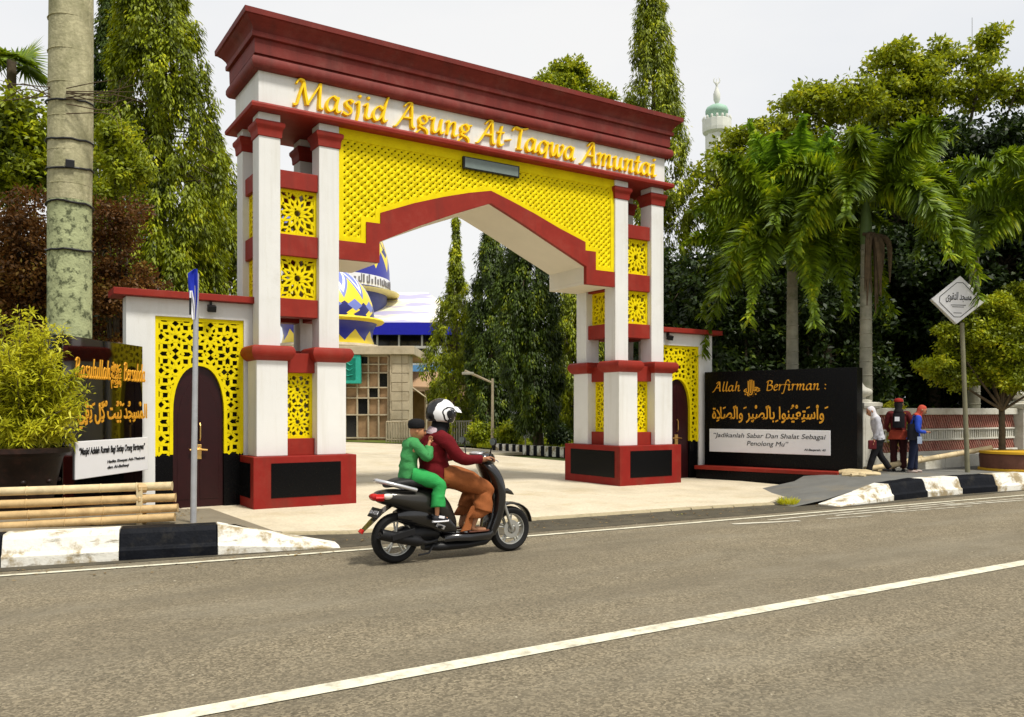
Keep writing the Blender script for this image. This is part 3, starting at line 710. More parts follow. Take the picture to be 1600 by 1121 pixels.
sa, sb = s_of(1116), s_of(1291)
textmesh('\u201cJadikanlah Sabar Dan Shalat Sebagai', sb-sa, .125, boardmat(P0, U, Nn, (sa+sb)/2, .915, .024), rb, 'caption', M['ink'], .2, 0, .002)
textmesh('Penolong Mu\u201d', (sb-sa)*.37, .125, boardmat(P0, U, Nn, (sa+sb)/2, .755, .024), rb, 'caption', M['ink'], .2, 0, .002)
textmesh('Al-Baqarah: 45', (sb-sa)*.18, .055, boardmat(P0, U, Nn, sb-(sb-sa)*.09, .665, .024), rb, 'caption', M['ink'], .2, .02, .002)
# left board
q = Vector((1.95, 12.80, 0)); p = gd(98, 9.95, 0); p.z = 0
fnb, P0, U, Nn = board_frame(p, q); Lb = (q-p).length
lb = thing('sign_board', 'polished black board reading Rasulullah Bersabda in gold, behind the planter and left door', 'sign', (p.x, p.y, 0))
bb('board', 0, Lb, .10, 2.36, -.30, 0, M['blackmirror'], lb)
bb('base', -.02, Lb-.1, -.05, .10, -.30, .12, M['blacktile'], lb)
bb('caption_panel', s_of(116), s_of(229), .60, 1.07, .0, .02, M['pwhite'], lb)
nibtext('Rasulullah', s_of(117), 1.86, s_of(172)-s_of(117), .24, fnb, lb, 'lettering', M['goldink'])
nibtext('Bersabda', s_of(193), 1.86, s_of(226)-s_of(193), .24, fnb, lb, 'lettering', M['goldink'])
textmesh('\ufdfa', s_of(189)-s_of(173), .36, boardmat(P0, U, Nn, s_of(181), 1.92, .006), lb, 'calligraphy', M['goldink'], bold=.012)
sa, sb = s_of(121), s_of(229)
textmesh(shape_ar('المسْجِدُ بَيْتُ كُلِّ تَقِيٍّ'), sb-sa, .36, boardmat(P0, U, Nn, (sa+sb)/2, 1.40, .006), lb, 'calligraphy', M['goldink'], bold=.02)
sa, sb = s_of(121), s_of(224)
textmesh('\u201cMasjid Adalah Rumah Bagi Setiap Orang Bertaqwa\u201d', sb-sa, .12, boardmat(P0, U, Nn, (sa+sb)/2, .93, .024), lb, 'caption', M['ink'], .2, .015, .002)
sa, sb = s_of(165), s_of(224)
textmesh('Hadits Riwayat Ath-Thabrani', sb-sa, .05, boardmat(P0, U, Nn, (sa+sb)/2, .775, .024), lb, 'caption', M['ink'], .2, .015, .002)
textmesh('dan Al-Baihaqi', (sb-sa)*.55, .05, boardmat(P0, U, Nn, sa+(sb-sa)*.28, .70, .024), lb, 'caption', M['ink'], .2, .015, .002)

# ================================================================ flag pole, bamboo rails, planter
M['galv'] = mat('galvanised_steel', (.42, .43, .45), .45, .12, 12, metal=.4, dirt=(.25,.22,.18), dirt_amt=.4, dscale=6)
M['flag'] = mat('blue_flag_cloth', (.012, .03, .42), .7, .15, 8)
M['flagw'] = mat('white_flag_print', (.75, .75, .78), .7, .05, 8)
fp = thing('flag_pole', 'thin leaning pole with furled blue flag at the kerb in front of the left door', 'flag pole', tuple(gd(302, 9.02, .235)))
b0 = gd(302, 9.02, .22); t0 = at(307, 428, 9.02)
MB().tube([b0, t0], [.033, .027], 10).build('pole', M['galv'], fp, smooth=60)
# furled cloth hanging beside the pole
Rv = Vector((FY, -FX, 0)); Fv = Vector((FX, FY, 0))
def cloth(c0, wds, mt, name, par, zs, ph=0, thick=.014, amp=.012):
    rings = []
    for (l, r), z in zip(wds, zs):
        up = []; lo = []
        for k in range(9):
            t = k/8; w_ = l+(r-l)*t; off = math.sin(t*9+ph+z*3)*amp
            pt = c0+Rv*w_+Fv*off; up.append((pt.x, pt.y, z)); lo.append((pt.x+Fv.x*thick, pt.y+Fv.y*thick, z))
        rings.append(up+lo[::-1])
    return MB().loft(rings).build(name, mt, par, smooth=50)
c0 = gd(305, 8.985, 0); zz = [2.98, 2.93, 2.80, 2.66, 2.54, 2.44]
fl = cloth(c0, [(-.012,.022),(-.085,.026),(-.082,.028),(-.066,.024),(-.052,.012),(-.030,.0)], M['flag'], 'flag', fp, zz)
cloth(c0-Fv*.03, [(-.050,-.02),(-.055,.0),(-.045,.01),(-.022,.008)], M['flagw'], 'flag_print', fl, [2.74, 2.64, 2.53, 2.43], 1.0, .010)
MB().obox(c0-Rv*.035-Fv*.045+Vector((0,0,2.57)), Rv*.010, Fv*.008, (0,0,.09)).build('clasp', M['black'], fl)

M['bamboo'] = mat('dry_bamboo', (.52, .36, .17), .55, .2, 6, .3, 30, dirt=(.28,.17,.07), dirt_amt=.6, dscale=5)
M['bamboo2'] = mat('pale_bamboo', (.60, .48, .28), .55, .2, 6, .3, 30, dirt=(.34,.22,.10), dirt_amt=.6, dscale=5)
def bamboo(mb_pts, r, mt, name='bamboo_pole', par=None, step=.33):
    a, b = Vector(mb_pts[0]), Vector(mb_pts[1]); L = (b-a).length; n = int(L/step); pts = []; rs = []
    wob = Vector((random.uniform(-.01,.01), random.uniform(-.01,.01), random.uniform(-.012,.012)))
    for i in range(n+1):
        t = i/n; c = a+(b-a)*t+wob*math.sin(t*PI*1.5)
        for dt, k in ((-.02, 1.0), (-.004, 1.0), (0, 1.13), (.004, 1.0)):
            tt = t+dt*.5
            if 0 < tt < 1 or (dt == 0): pts.append(a+(b-a)*max(0, min(1, tt))+wob*math.sin(t*PI*1.5)); rs.append(r*k)
    return MB().tube(pts, rs, 10).build(name, mt, par, smooth=40)
br = thing('bamboo_rail', 'stack of four bamboo poles tied to a short post at the left kerb', 'bamboo poles', tuple(gd(218, 9.0, .235)))
for k, (v0, v1, zc0, zc1, ue) in enumerate(((779,758,8.55,8.9,270), (797,774,8.50,8.88,273), (812,790,8.45,8.86,278), (800,788,0,0,0))):
    if ue == 0: continue
dz = [.620, .505, .390, .285]
for k, z in enumerate(dz):
    a = gd(-140, 8.5-.02*k, z-.02-.01*k); b = gd([270,273,278,274][k], 8.98-.02*k, z+.0+[.012,0,.01,.02][k])
    bamboo((a, b), [.046,.045,.044,.044][k], M['bamboo2'] if k in (0,) else M['bamboo'], par=br)
pp = gd(218, 8.86, .42); MB().obox(pp, Rv*.031, Fv*.012, (0,0,.21)).build('post', M['bamboo2'], br, bevel=.004)
for k, z in enumerate(dz):
    c = gd(222, 8.9, z); MB().lathe([(.03,-.05),(.052,-.04),(.054,.0),(.052,.04),(.03,.05)], (0,0,0), 10).xf(Matrix.Translation(c) @ Matrix.Rotation(PI/2, 4, 'Y')).build('binding', M['bamboo'], br)
# planter
M['clay'] = mat('shadow_dark_glazed_clay', (.012, .006, .004), .45, .4, 6, .2, 20, dirt=(.08,.03,.02), dirt_amt=.5, dscale=5)  # glaze colour darkened to paint in the shadow on the pot
M['soil'] = mat('dark_soil', (.02, .015, .01), .95, .4, 20, 1, 40)
pc = gd(34, 9.7, .235)
pl = thing('flower_pot', 'shadow-darkened brown glazed pot with a yellow-green bush behind the bamboo poles', 'pot', tuple(pc))
MB().lathe([(.28,0),(.31,.06),(.37,.40),(.43,.66),(.46,.70),(.52,.73),(.52,.78),(.48,.79),(.46,.74),(.45,.70)], pc, 28).build('pot', M['clay'], pl, smooth=40)
for a in range(8):
    an = a*PI/4; MB().ell((pc.x+.372*math.cos(an), pc.y+.372*math.sin(an), pc.z+.40), (.035,.035,.03), 8, 6).build('boss', M['clay'], pl, smooth=180)
MB().lathe([(.0,.70),(.455,.71),(.455,.69)], pc, 20).build('soil', M['soil'], pl)
# ================================================================ foliage helpers
def leaf_mesh(name, P, D, Nv, L, W, mt, parent=None, fold=.25, droop=.0):
    """P base points, D leaf directions, Nv face normals (n x 3); L, W length and width arrays"""
    n = len(P); P = np.asarray(P, float); D = np.asarray(D, float); Nv = np.asarray(Nv, float)
    D /= np.linalg.norm(D, axis=1)[:, None]+1e-9
    S = np.cross(D, Nv); S /= np.linalg.norm(S, axis=1)[:, None]+1e-9
    U = np.cross(S, D)
    L = np.broadcast_to(L, (n,))[:, None]; W = np.broadcast_to(W, (n,))[:, None]
    V = np.empty((n, 4, 3)); V[:, 0] = P
    V[:, 1] = P+D*L*.45+S*W*.5+U*W*fold; V[:, 2] = P+D*L; V[:, 2, 2] -= (L*droop)[:, 0]; V[:, 3] = P+D*L*.45-S*W*.5+U*W*fold
    if parent is not None: V -= np.array(origin(parent))
    return quads(name, V.reshape(-1, 3), n, mt, parent)
def quads(name, V, n, mt, parent=None):
    me = bpy.data.meshes.new(name); me.vertices.add(n*4); me.vertices.foreach_set('co', V.ravel())
    me.loops.add(n*4); me.loops.foreach_set('vertex_index', np.arange(n*4, dtype=np.int32))
    me.polygons.add(n); me.polygons.foreach_set('loop_start', np.arange(0, n*4, 4, dtype=np.int32))
    try: me.polygons.foreach_set('loop_total', np.full(n, 4, dtype=np.int32))
    except Exception: pass
    me.update(); me.validate(); me.materials.append(mt)
    o = bpy.data.objects.new(name, me); COL.objects.link(o); o.parent = parent; return o
def unit(n): v = rng.normal(size=(n, 3)); return v/np.linalg.norm(v, axis=1)[:, None]
M['bark'] = mat('grey_brown_bark', (.09, .07, .045), .9, .35, 6, .8, 25)
M['palmbark'] = mat('pale_palm_trunk', (.26, .25, .19), .85, .25, 5, .6, 25, dirt=(.10,.12,.05), dirt_amt=.6, dscale=4)
M['mast'] = leafmat('mast_tree_leaf', (.018, .036, .002), (.29, .35, .006), (.70, .68, .015), .30)
M['mastdark'] = leafmat('dark_mast_tree_leaf', (.008, .018, .002), (.070, .115, .005), (.36, .42, .012), .25)
M['lightleaf'] = leafmat('yellow_green_leaf', (.06, .09, .003), (.33, .39, .010), (.66, .62, .025), .34)
M['darkleaf'] = leafmat('shade_dark_green_leaf', (.006, .012, .003), (.022, .045, .004), (.10, .15, .010), .25)  # the shade of dense foliage is put into these low leaf colours
M['midleaf'] = leafmat('mid_green_leaf', (.006, .013, .003), (.028, .055, .004), (.16, .21, .012), .22)
M['bushleaf'] = leafmat('variegated_leaf', (.24, .27, .010), (.60, .60, .03), (.82, .80, .16), .42)
M['brownleaf'] = leafmat('reddish_brown_leaf', (.030, .014, .004), (.21, .095, .018), (.34, .27, .04), .3)
M['palmleaf'] = leafmat('palm_leaflet', (.018, .045, .002), (.19, .29, .008), (.50, .54, .016), .32)
M['palmlight'] = leafmat('young_palm_leaflet', (.06, .14, .006), (.18, .33, .012), (.42, .52, .02), .5)
CT = list('abc')
def crown_interp(prof, t):
    for (a, ra), (b, rb) in zip(prof, prof[1:]):
        if t <= b: return ra+(rb-ra)*(t-a)/(b-a)
    return prof[-1][1]
def mast_tree(base, h, prof, n, label, mt=None, lean=(0,0), trunk=.16, group=None, ll=.20, name='mast_tree'):
    """narrow tree with drooping branches; prof = [(height fraction, radius)]"""
    t = thing(name, label, 'tree', tuple(base), group); base = Vector(base)
    top = base+Vector((lean[0], lean[1], h))
    MB().tube([base-Vector((0,0,.3)), base+(top-base)*.5, top-Vector((0,0,.2))], [trunk, trunk*.6, .02], 9).build('trunk', M['bark'], t, smooth=60)
    Ps = []; Ds = []; Ns = []; Ls = []; Ws = []; br = MB()
    t0, t1 = prof[0][0], prof[-1][0]
    ax, ay = top.x-base.x, top.y-base.y; ll = ll*.60
    rm = max(r for _, r in prof); n = int(n*.42)
    for i in range(n):
        inner = i % 5 == 0
        f = t0+(t1-t0)*random.random(); R = crown_interp(prof, f)
        if random.random() > .30+.75*R/rm: continue
        a = random.random()*2*PI; R *= .86+.13*math.sin(a*2+f*9+base.x)+random.uniform(-.16,.14)
        ca, sa = math.cos(a), math.sin(a); z = base.z+f*h; cx, cy = base.x+ax*f, base.y+ay*f
        rr = max(.0, R-.22)*(random.uniform(.2,.6) if inner else random.uniform(.88,1.0)); hw = random.uniform(.14,.27)*(.6+.4*min(1, R)); hh = hw*random.uniform(1.5,2.6)
        c = np.array((cx+ca*rr, cy+sa*rr, z-hh*.5)); k = int(95*random.uniform(.7,1.3))
        if i % 6 == 0: br.tube([(cx, cy, z+.25), (cx+ca*rr*.6, cy+sa*rr*.6, z+.3), (c[0], c[1], z)], [.025,.016,.008], 4)
        d = unit(k)*(rng.random((k,1))**.33); d[:, 2] = np.clip(d[:, 2], -1, .8)
        taper = (.75+.35*d[:, 2:3]); q_ = d*np.array([hw, hw, hh]); q_[:, :2] *= taper
        Ps += list(c+q_); o_ = d*np.array([1, 1, .5])
        Ds += list(o_*.7+np.array([ca*.25, sa*.25, -1.0])+unit(k)*.35); Ns += list(o_*1.1+np.array([ca*.5, sa*.5, .55])+unit(k)*.3)
        Ls += list(ll*rng.uniform(.7,1.3,k)); Ws += list(ll*.34*rng.uniform(.7,1.25,k))
    tag(br.build('branches', M['bark'], t), kind='stuff')
    leaf_mesh('crown', Ps, Ds, Ns, np.array(Ls), np.array(Ws), mt or M['mast'], t)
    return t
def broad_tree(base, h, blobs, label, mt, leaf=.16, per=1.0, trunk=.2, name='broadleaf_tree', cat='tree', group=None, clump=.55, up=.6, wr=.6, dens=1.0):
    """blobs: list of (centre, radii); limbs run from the trunk to the leaf clumps"""
    t = thing(name, label, cat, tuple(base), group); base = Vector(base)
    mid = base+Vector((0,0,h*.4)); mb = MB()
    if trunk: mb.tube([base-Vector((0,0,.3)), mid+Vector((.08,.05,0)), base+Vector((0,0,h*.7))], [trunk, trunk*.75, trunk*.4], 9)
    Ps = []; Ds = []; Ns = []
    for c, r in blobs:
        c = Vector(c); vol = r[0]*r[1]*r[2]
        nc = max(5, int(per*14*vol**.67/(clump**2)*.5))
        if trunk: mb.tube(catmull([mid, (mid+c)/2+Vector((0,0,-.15*r[2])), c], 4), [trunk*.45*(1-i/10) for i in range(9)], 6)
        for i in range(nc):
            d = Vector(unit(1)[0]); k = random.random()**.35
            cc = c+Vector((d.x*r[0], d.y*r[1], d.z*r[2]))*k
            if trunk and i % 2 == 0: mb.tube([c, (c+cc)/2+Vector((0,0,.1*r[2])), cc], [trunk*.15, trunk*.08, trunk*.03], 4)
            m = int(46*dens*random.uniform(.6, 1.3)); rr = clump*random.uniform(.6, 1.15)
            q = unit(m)*(rng.random((m, 1))**.45)*rr*np.array([1, 1, .6])
            Ps.append(q+np.array(cc)); o_ = q/(rr+1e-6)
            Ds.append(o_*.8+unit(m)*.8+np.array([0,0,-.1])); Ns.append(unit(m)*.4+np.array([0,0,up])+o_*1.0)
    if trunk: mb.build('trunk', M['bark'], t, smooth=60)
    P = np.concatenate(Ps); n = len(P)
    leaf_mesh('crown', P, np.concatenate(Ds), np.concatenate(Ns), leaf*(.7+.6*rng.random(n)), leaf*wr*(.7+.5*rng.random(n)), mt, t)
    return t
def frond(par, base, direc, length, mt, rise=.6, sag=1.3, lw=.032, ll=.42, plume=True, n=90, stem=.016):
    """one arching feather leaf; leaflets stand out all round the midrib when plume is set"""
    d = Vector(direc).normalized(); base = Vector(base); pts = []
    for i in range(13):
        s = i/12; pts.append(base+Vector((d.x, d.y, 0))*length*(s*1.0-.06*s*s-.09*sag*s*s)+Vector((0,0,rise*length*s-sag*length*s*s*.62)))
    V = []; F = []
    mb = MB().tube(pts, [stem*(1-.85*i/12) for i in range(13)], 5)
    P = []; D = []; N = []; L = []
    seg = len(pts)-1
    for i in range(n):
        s = .10+.90*(i+random.random())/n; f = min(seg-1e-6, s*seg); k = int(f); q = pts[k].lerp(pts[k+1], f-k)
        tdir = (pts[k+1]-pts[k]).normalized(); side = tdir.cross(Vector((0,0,1)))
        if side.length < .1: side = Vector((-d.y, d.x, 0))
        side.normalize(); upv = side.cross(tdir)
        ln = ll*(math.sin(min(1, s*1.15)*PI*.86+.35)**.6 if s < .97 else .45)*random.uniform(.8,1.1)
        for sg in ((1, -1)):
            if plume: a = random.uniform(-1.25, 1.35)
            else: a = random.uniform(.05, .35)
            v = side*sg*math.cos(a)+upv*math.sin(a)+tdir*.40
            v.z -= .18 if not plume else .12
            P.append(q); D.append(v); N.append(upv+Vector(unit(1)[0])*.4); L.append(max(.05, ln))
    P = np.array(P); D = np.array(D); D /= np.linalg.norm(D, axis=1)[:, None]; N = np.array(N); L = np.array(L)[:, None]
    S = np.cross(D, N); S /= np.linalg.norm(S, axis=1)[:, None]+1e-9
    m = len(P); W = lw*(.7+.6*rng.random((m, 1)))
    mid = P+D*L*.5; tip = P+D*L; tip[:, 2] -= L[:, 0]*.28; mid[:, 2] -= L[:, 0]*.03
    Q = np.empty((m, 8, 3)); Q[:, 0] = P+S*W*.3; Q[:, 1] = P-S*W*.3; Q[:, 2] = mid-S*W*.5; Q[:, 3] = mid+S*W*.5
    Q[:, 4] = mid+S*W*.5; Q[:, 5] = mid-S*W*.5; Q[:, 6] = tip-S*W*.08; Q[:, 7] = tip+S*W*.08
    off = origin(par)
    vs = [tuple(v) for v in Q.reshape(-1, 3)]; fs = [tuple(range(i*4, i*4+4)) for i in range(m*2)]
    mb.add(vs, fs)
    return mb.build('frond', mt, par)
def palm(base, hc, label, fr, mt, tr=.13, plume=True, lean=(0,0), shaft=.9, ll=.42, n=95, group=None, name='palm_tree', bulge=1.0, lw=.060, dead=0):
    t = thing(name, label, 'palm', tuple(base), group); base = Vector(base); top = base+Vector((lean[0], lean[1], hc))
    pts = [base-Vector((0,0,.2)), base+(top-base)*.3, base+(top-base)*.6, top-Vector((0,0,shaft))]
    MB().tube(catmull(pts, 4), [tr*1.1*bulge]*3+[tr*(1.0-.25*i/10) for i in range(10)], 14).build('trunk', M['palmbark'], t, smooth=60)
    for k in range(int((hc-shaft)/.28)):
        z = .2+k*.28; c = base+(top-base)*(z/hc); r = tr*(1.1-.30*z/hc)
        if z < hc-shaft-.1: MB().lathe([(r*.98,-.012),(r*1.07,0),(r*.98,.012)], c, 12).build('leaf_scar', M['palmbark'], t)
    MB().tube([top-Vector((0,0,shaft)), top-Vector((0,0,shaft*.8)), top-Vector((0,0,shaft*.3)), top], [tr*.8, tr*.95, tr*.75, tr*.4], 12).build('crownshaft', M['shaft'], t, smooth=60)
    for (a, ln, rise, sag) in fr:
        frond(t, top-Vector((0,0,.1)), (math.cos(a), math.sin(a), 0), ln, mt, rise, sag, ll=ll, n=n, plume=plume, lw=lw)
    return t
M['shaft'] = mat('green_crownshaft', (.10, .16, .05), .5, .15, 5)

# ---------------------------------------------------------------- trees, left side
mast_tree(gd(268, 20, 0), 14.2, [(.04,.9),(.25,1.6),(.5,1.65),(.72,1.35),(.88,.85),(1,.3)], 2300, 'tall dense mast tree with drooping leaves rising behind the left wing wall', lean=(-.5,0), ll=.24)
mast_tree(gd(335, 23, 0), 9.3, [(.04,.9),(.3,1.45),(.6,1.4),(.85,.9),(1,.25)], 1500, 'shorter mast tree touching the left tower of the gate', ll=.24)
mast_tree(gd(172, 22, 0), 13.5, [(.15,1.0),(.5,.95),(.8,.75),(1,.4)], 1200, 'thin sparse mast tree just right of the big palm trunk', M['mastdark'], ll=.22)
# ---------------------------------------------------------------- trees through and behind the gate
mast_tree(gd(712, 36, 0), 9.9, [(.06,1.2),(.35,1.6),(.6,1.0),(.8,.5),(1,.25)], 900, 'light green mast tree with a thin top, leftmost through the arch', M['mast'], ll=.26)
mast_tree(gd(768, 34, 0), 9.6, [(.1,1.1),(.5,1.3),(.8,.9),(1,.35)], 1100, 'dark mast tree standing behind the driveway lamp', M['mastdark'], ll=.26)
mast_tree(gd(843, 29, 0), 9.3, [(.12,1.0),(.3,1.5),(.6,1.3),(.85,.7),(1,.2)], 1500, 'dense dark mast tree, thickest through the arch', M['mastdark'], lean=(-.7,.4), ll=.26, trunk=.22)
mast_tree(gd(905, 34, 0), 7.2, [(.1,1.2),(.5,1.7),(.8,1.3),(1,.4)], 1200, 'short green mast tree beside the right tower, through the arch', M['mast'], ll=.26)
mast_tree(gd(1032, 26, 0), 15.2, [(.10,1.3),(.35,1.45),(.62,1.4),(.75,1.25),(.88,.85),(1,.30)], 1500, 'tall mast tree rising above the right end of the cornice', M['mast'], ll=.24, lean=(-.3,.1))
c = at(885, 120, 44)
broad_tree(gd(885, 44, 0), 17, [(c+Vector((0,0,-.8)), (1.6,1.6,1.2)), (c+Rv*1.5+Vector((0,0,-1.6)), (1.2,1.3,1.0)), (c-Rv*1.4+Vector((0,0,-1.0)), (1.0,1.2,.9)), (c+Vector((0,0,.1)), (1.1,1.2,.7)), (c+Rv*2.3+Vector((0,0,-2.6)), (.8,.8,.6))],
   'round light green tree top showing above the middle of the cornice', M['lightleaf'], .20, 1.2, .25, clump=.5, dens=1.8)
# large yellow-green tree behind the palms
def blob(u, v, zc, r): return (at(u, v, zc), r)
Z0 = 27
broad_tree(gd(1290, Z0, 0), 9.0, [blob(1262,178,Z0,(1.2,1.2,.8)), blob(1190,235,Z0,(1.5,1.4,1.0)), blob(1330,160,Z0-1,(1.0,1.0,.6)), blob(1130,300,Z0-2,(1.1,1.2,1.0)), blob(1260,265,Z0,(1.7,1.6,1.3)), blob(1150,350,Z0,(1.0,1.2,.9))],
   'yellow-green tree behind the first palm, in front of the minaret', M['lightleaf'], .17, 1.0, .25, clump=.45, dens=1.8)
broad_tree(gd(1430, 29, 0), 10.5, [blob(1392,105,29,(1.0,1.0,.8)), blob(1470,90,29,(.7,.7,.5)), blob(1440,150,29,(1.5,1.4,1.0)), blob(1530,130,29,(1.0,1.0,1.0)), blob(1545,75,29,(.55,.55,.7)), blob(1380,170,29,(1.1,1.2,.9)), blob(1590,140,29,(.6,.6,.5))],
   'tall yellow-green tree with open branches above the second palm', M['lightleaf'], .17, .95, .3, clump=.42, dens=1.8)
# dark trees that close the view on the right
for i, (u, zc, vt, R, lab) in enumerate(((1075, 25, 400, 2.2, 'dark leafy tree filling the gap right of the gate'), (1180, 27, 290, 2.8, 'dark leafy tree behind the black board with the white caption'), (1320, 29, 225, 3.4, 'dark leafy tree between the first and second palm'),
        (1460, 28, 190, 3.6, 'dark leafy tree behind the tilted square sign'), (1600, 27, 190, 3.6, 'dark leafy tree behind the fence at the right edge'), (1745, 24, 300, 3.4, 'dark leafy tree beyond the right edge pillar'))):
    z1 = at(u, vt, zc).z; b = gd(u, zc, 0); bl = []
    for k in range(7):
        an = k*2.4; bl.append((b+Vector((math.cos(an)*R*.55, math.sin(an)*R*.55, z1*(.25+.62*((k*.37) % 1)))), (R*.62, R*.62, z1*.2)))
    bl += [(b+Vector((0,0,z1*.85)), (R*.6,R*.6,z1*.18)), (b+Vector((0,0,z1*.4)), (R*.8,R*.8,z1*.3))]
    broad_tree(b, z1, bl, lab, M['darkleaf'], .19, .8, .22, clump=.62, dens=2.6)
broad_tree(gd(1900, 30, 0), 7, [(gd(1900, 30, 3.5), (4,4,3.2))], 'dark leafy tree far to the right', M['darkleaf'], .4, .5, .3, clump=.9)
for u_, zc_, vt_, lab_ in ((1105, 21.5, 395, 'mid green shrub just right of the right wing wall'), (1165, 22, 375, 'mid green shrub behind the left end of the black board'), (1262, 22, 400, 'mid green shrub between the first two palm trunks'), (1330, 22.5, 420, 'mid green shrub left of the second palm trunk')):
    zt2 = at(u_, vt_, zc_).z; b2 = gd(u_, zc_, 0)
    broad_tree(b2, zt2*.8, [(b2+Vector((0,0,zt2*.78)), (1.0,.8,zt2*.2)), (b2+Vector((.3,0,zt2*.45)), (1.2,.9,zt2*.25))], lab_, M['midleaf'], .17, .8, .08, clump=.42, dens=1.4, name='shrub', cat='shrub')
# foxtail palms
random.seed(21)
def fan(spec): return [(math.atan2(*( (lambda v: (v.y, v.x))(Rv*math.cos(math.radians(a))+Fv*math.sin(math.radians(a))))), ln, rise, sag) for a, ln, rise, sag in spec]
palm(gd(1238, 18, 0), 5.35, 'first foxtail palm with arching fronds above the black board', fan([(0,2.4,.9,1.3),(180,2.6,1.0,1.3),(200,2.4,.6,1.9),(222,2.3,.5,2.2),(268,2.1,.55,2.5),(300,2.0,.5,2.3),(325,2.4,.55,2.1),(345,2.6,.5,1.9),(20,2.3,.8,1.6),(90,2.2,1.2,1.1),(130,2.3,.9,1.4),(60,2.2,.9,1.5),(240,2.2,1.0,1.7),(160,2.5,.5,1.9),(350,2.3,1.3,1.2),(190,2.1,1.4,1.0),(180,2.6,.3,2.1)]), M['palmleaf'], .14, ll=.52, n=230)
palm(gd(1353, 16.8, 0), 5.7, 'second foxtail palm with dry brown sheaths hanging below its crown', fan([(180,2.3,1.0,1.2),(0,2.4,.9,1.4),(200,2.3,.8,2.0),(235,2.2,1.0,2.0),(300,2.4,.8,2.2),(325,2.7,.6,2.2),(345,2.7,.6,1.9),(150,2.0,1.0,1.2),(90,2.0,1.1,1.1),(30,2.1,1.0,1.3),(195,2.2,.4,1.5),(290,2.2,1.3,1.3),(240,2.1,1.2,1.2),(10,2.3,1.3,1.0)]), M['palmleaf'], .13, ll=.51, n=230)
palm(gd(1522, 19, 0), 5.9, 'third foxtail palm behind the tilted square sign', fan([(180,2.4,.9,1.3),(0,2.5,.9,1.2),(200,2.2,.5,1.5),(250,2.3,.7,1.6),(300,2.3,.7,1.5),(330,2.5,.6,1.4),(350,2.6,.3,1.3),(150,2.2,1.0,1.2),(90,2.1,1.1,1.2),(40,2.4,1.0,1.2),(10,2.6,1.4,1.1),(170,2.2,1.5,1.1)]), M['palmleaf'], .13, ll=.46, n=170)
palm(gd(1640, 17, 0), 5.6, 'foxtail palm at the right edge of the view', fan([(180,2.4,.8,1.2),(190,2.2,.3,1.3),(210,2.3,1.1,1.2),(0,2.4,.8,1.3),(270,2.2,.7,1.5),(90,2.2,.9,1.3),(150,2.4,1.2,1.1)]), M['palmleaf'], .13, ll=.46, n=150)
palm(gd(1180, 23, 0), 5.6, 'foxtail palm half hidden behind the right wing wall', fan([(180,2.5,1.0,1.3),(160,2.4,.6,1.4),(200,2.3,1.3,1.2),(220,2.2,.7,1.5),(0,2.3,.8,1.3),(270,2.1,.8,1.5),(90,2.1,1.0,1.2),(240,2.2,.4,1.6)]), M['palmleaf'], .13, ll=.46, n=160)
palm(gd(1236, 18.9, 0), 6.1, 'young bright palm spear rising from behind the first foxtail palm', fan([(180,1.1,2.2,.6),(0,1.0,2.2,.6),(270,.9,2.4,.5),(230,1.1,1.9,.9),(320,1.1,1.8,.9),(90,1.0,2,.6),(205,1.2,1.5,1.0),(345,1.2,1.4,1.0)]), M['palmlight'], .08, ll=.5, n=150, shaft=1.2)
# dry sheaths under the second palm's crown
dry = thing('dry_palm_sheaths', 'bundle of dry brown fruit stalks and sheaths hanging on the second palm', 'palm sheaths', tuple(gd(1353, 16.7, 4.0)))
M['dry'] = mat('dry_palm_fibre', (.085, .060, .034), .9, .35, 8, .8, 30)
for k in range(9):
    a = gd(1353, 16.75, 5.0)+Rv*random.uniform(-.08,.14)-Fv*random.uniform(.0,.15)
    b = a+Rv*random.uniform(-.22,.30)+Vector((0,0,-random.uniform(.15,.35)))-Fv*.15; c = b+Vector((0,0,-random.uniform(.7,1.4)))-Rv*random.uniform(-.1,.1); 
    MB().tube(catmull([a,b,c], 4), [.03,.04,.05,.055,.055,.05,.04,.025,.01], 5).build('stalk', M['dry'], dry)

# ---------------------------------------------------------------- left: royal palm trunk, fan palm, shrubs
M['royal'] = mat('mottled_royal_palm_trunk', (.42, .39, .24), .9, .2, 3, .8, 30, dirt=(.17,.17,.08), dirt_amt=.7, dscale=3.5, dlo=.45, dhi=.7)
streaks(M['royal'], (.20,.19,.10), .6, (7,7,1.8), .48, .66)
speckle(M['royal'], 30, .7, 1.2, .4)
M['lichen'] = mat('lichen_bark', (.34, .37, .20), .95, .25, 6, .8, 40, dirt=(.06,.07,.035), dirt_amt=.9, dscale=9, dlo=.50, dhi=.60)
rt = thing('palm_tree', 'thick grey royal palm trunk bound with wires at the left of the picture', 'palm', tuple(gd(112, 10.6, 0)))
b = gd(109, 10.6, 0)
MB().tube([b, b+Vector((0,0,1.2)), b+Vector((0,0,4.10))], [.29,.258,.256], 24).build('trunk', M['lichen'], rt, smooth=60)
MB().tube([b+Vector((0,0,4.102)), b+Vector((.01,0,5)), b+Vector((.02,0,7)), b+Vector((.05,0,9.5))], [.256,.262,.255,.20], 24).build('upper_trunk', M['royal'], rt, smooth=60)
for k in range(13):
    z = 4.3+k*.42; MB().lathe([(.257,-.006),(.2625,0),(.257,.006)], b+Vector((.01*k/10,0,z)), 20).build('leaf_scar', M['royal'], rt)
for z, tl in ((3.47,.01),(4.05,-.012),(4.5,.02),(4.85,.012),(5.35,.03)):
    pts = [b+Vector((.272*math.cos(a), .272*math.sin(a), z+tl*math.sin(a+1)+random.uniform(-.012,.012))) for a in [i*2*PI/20 for i in range(21)]]
    MB().tube(pts, .014, 5).build('wire', M['black'], rt)
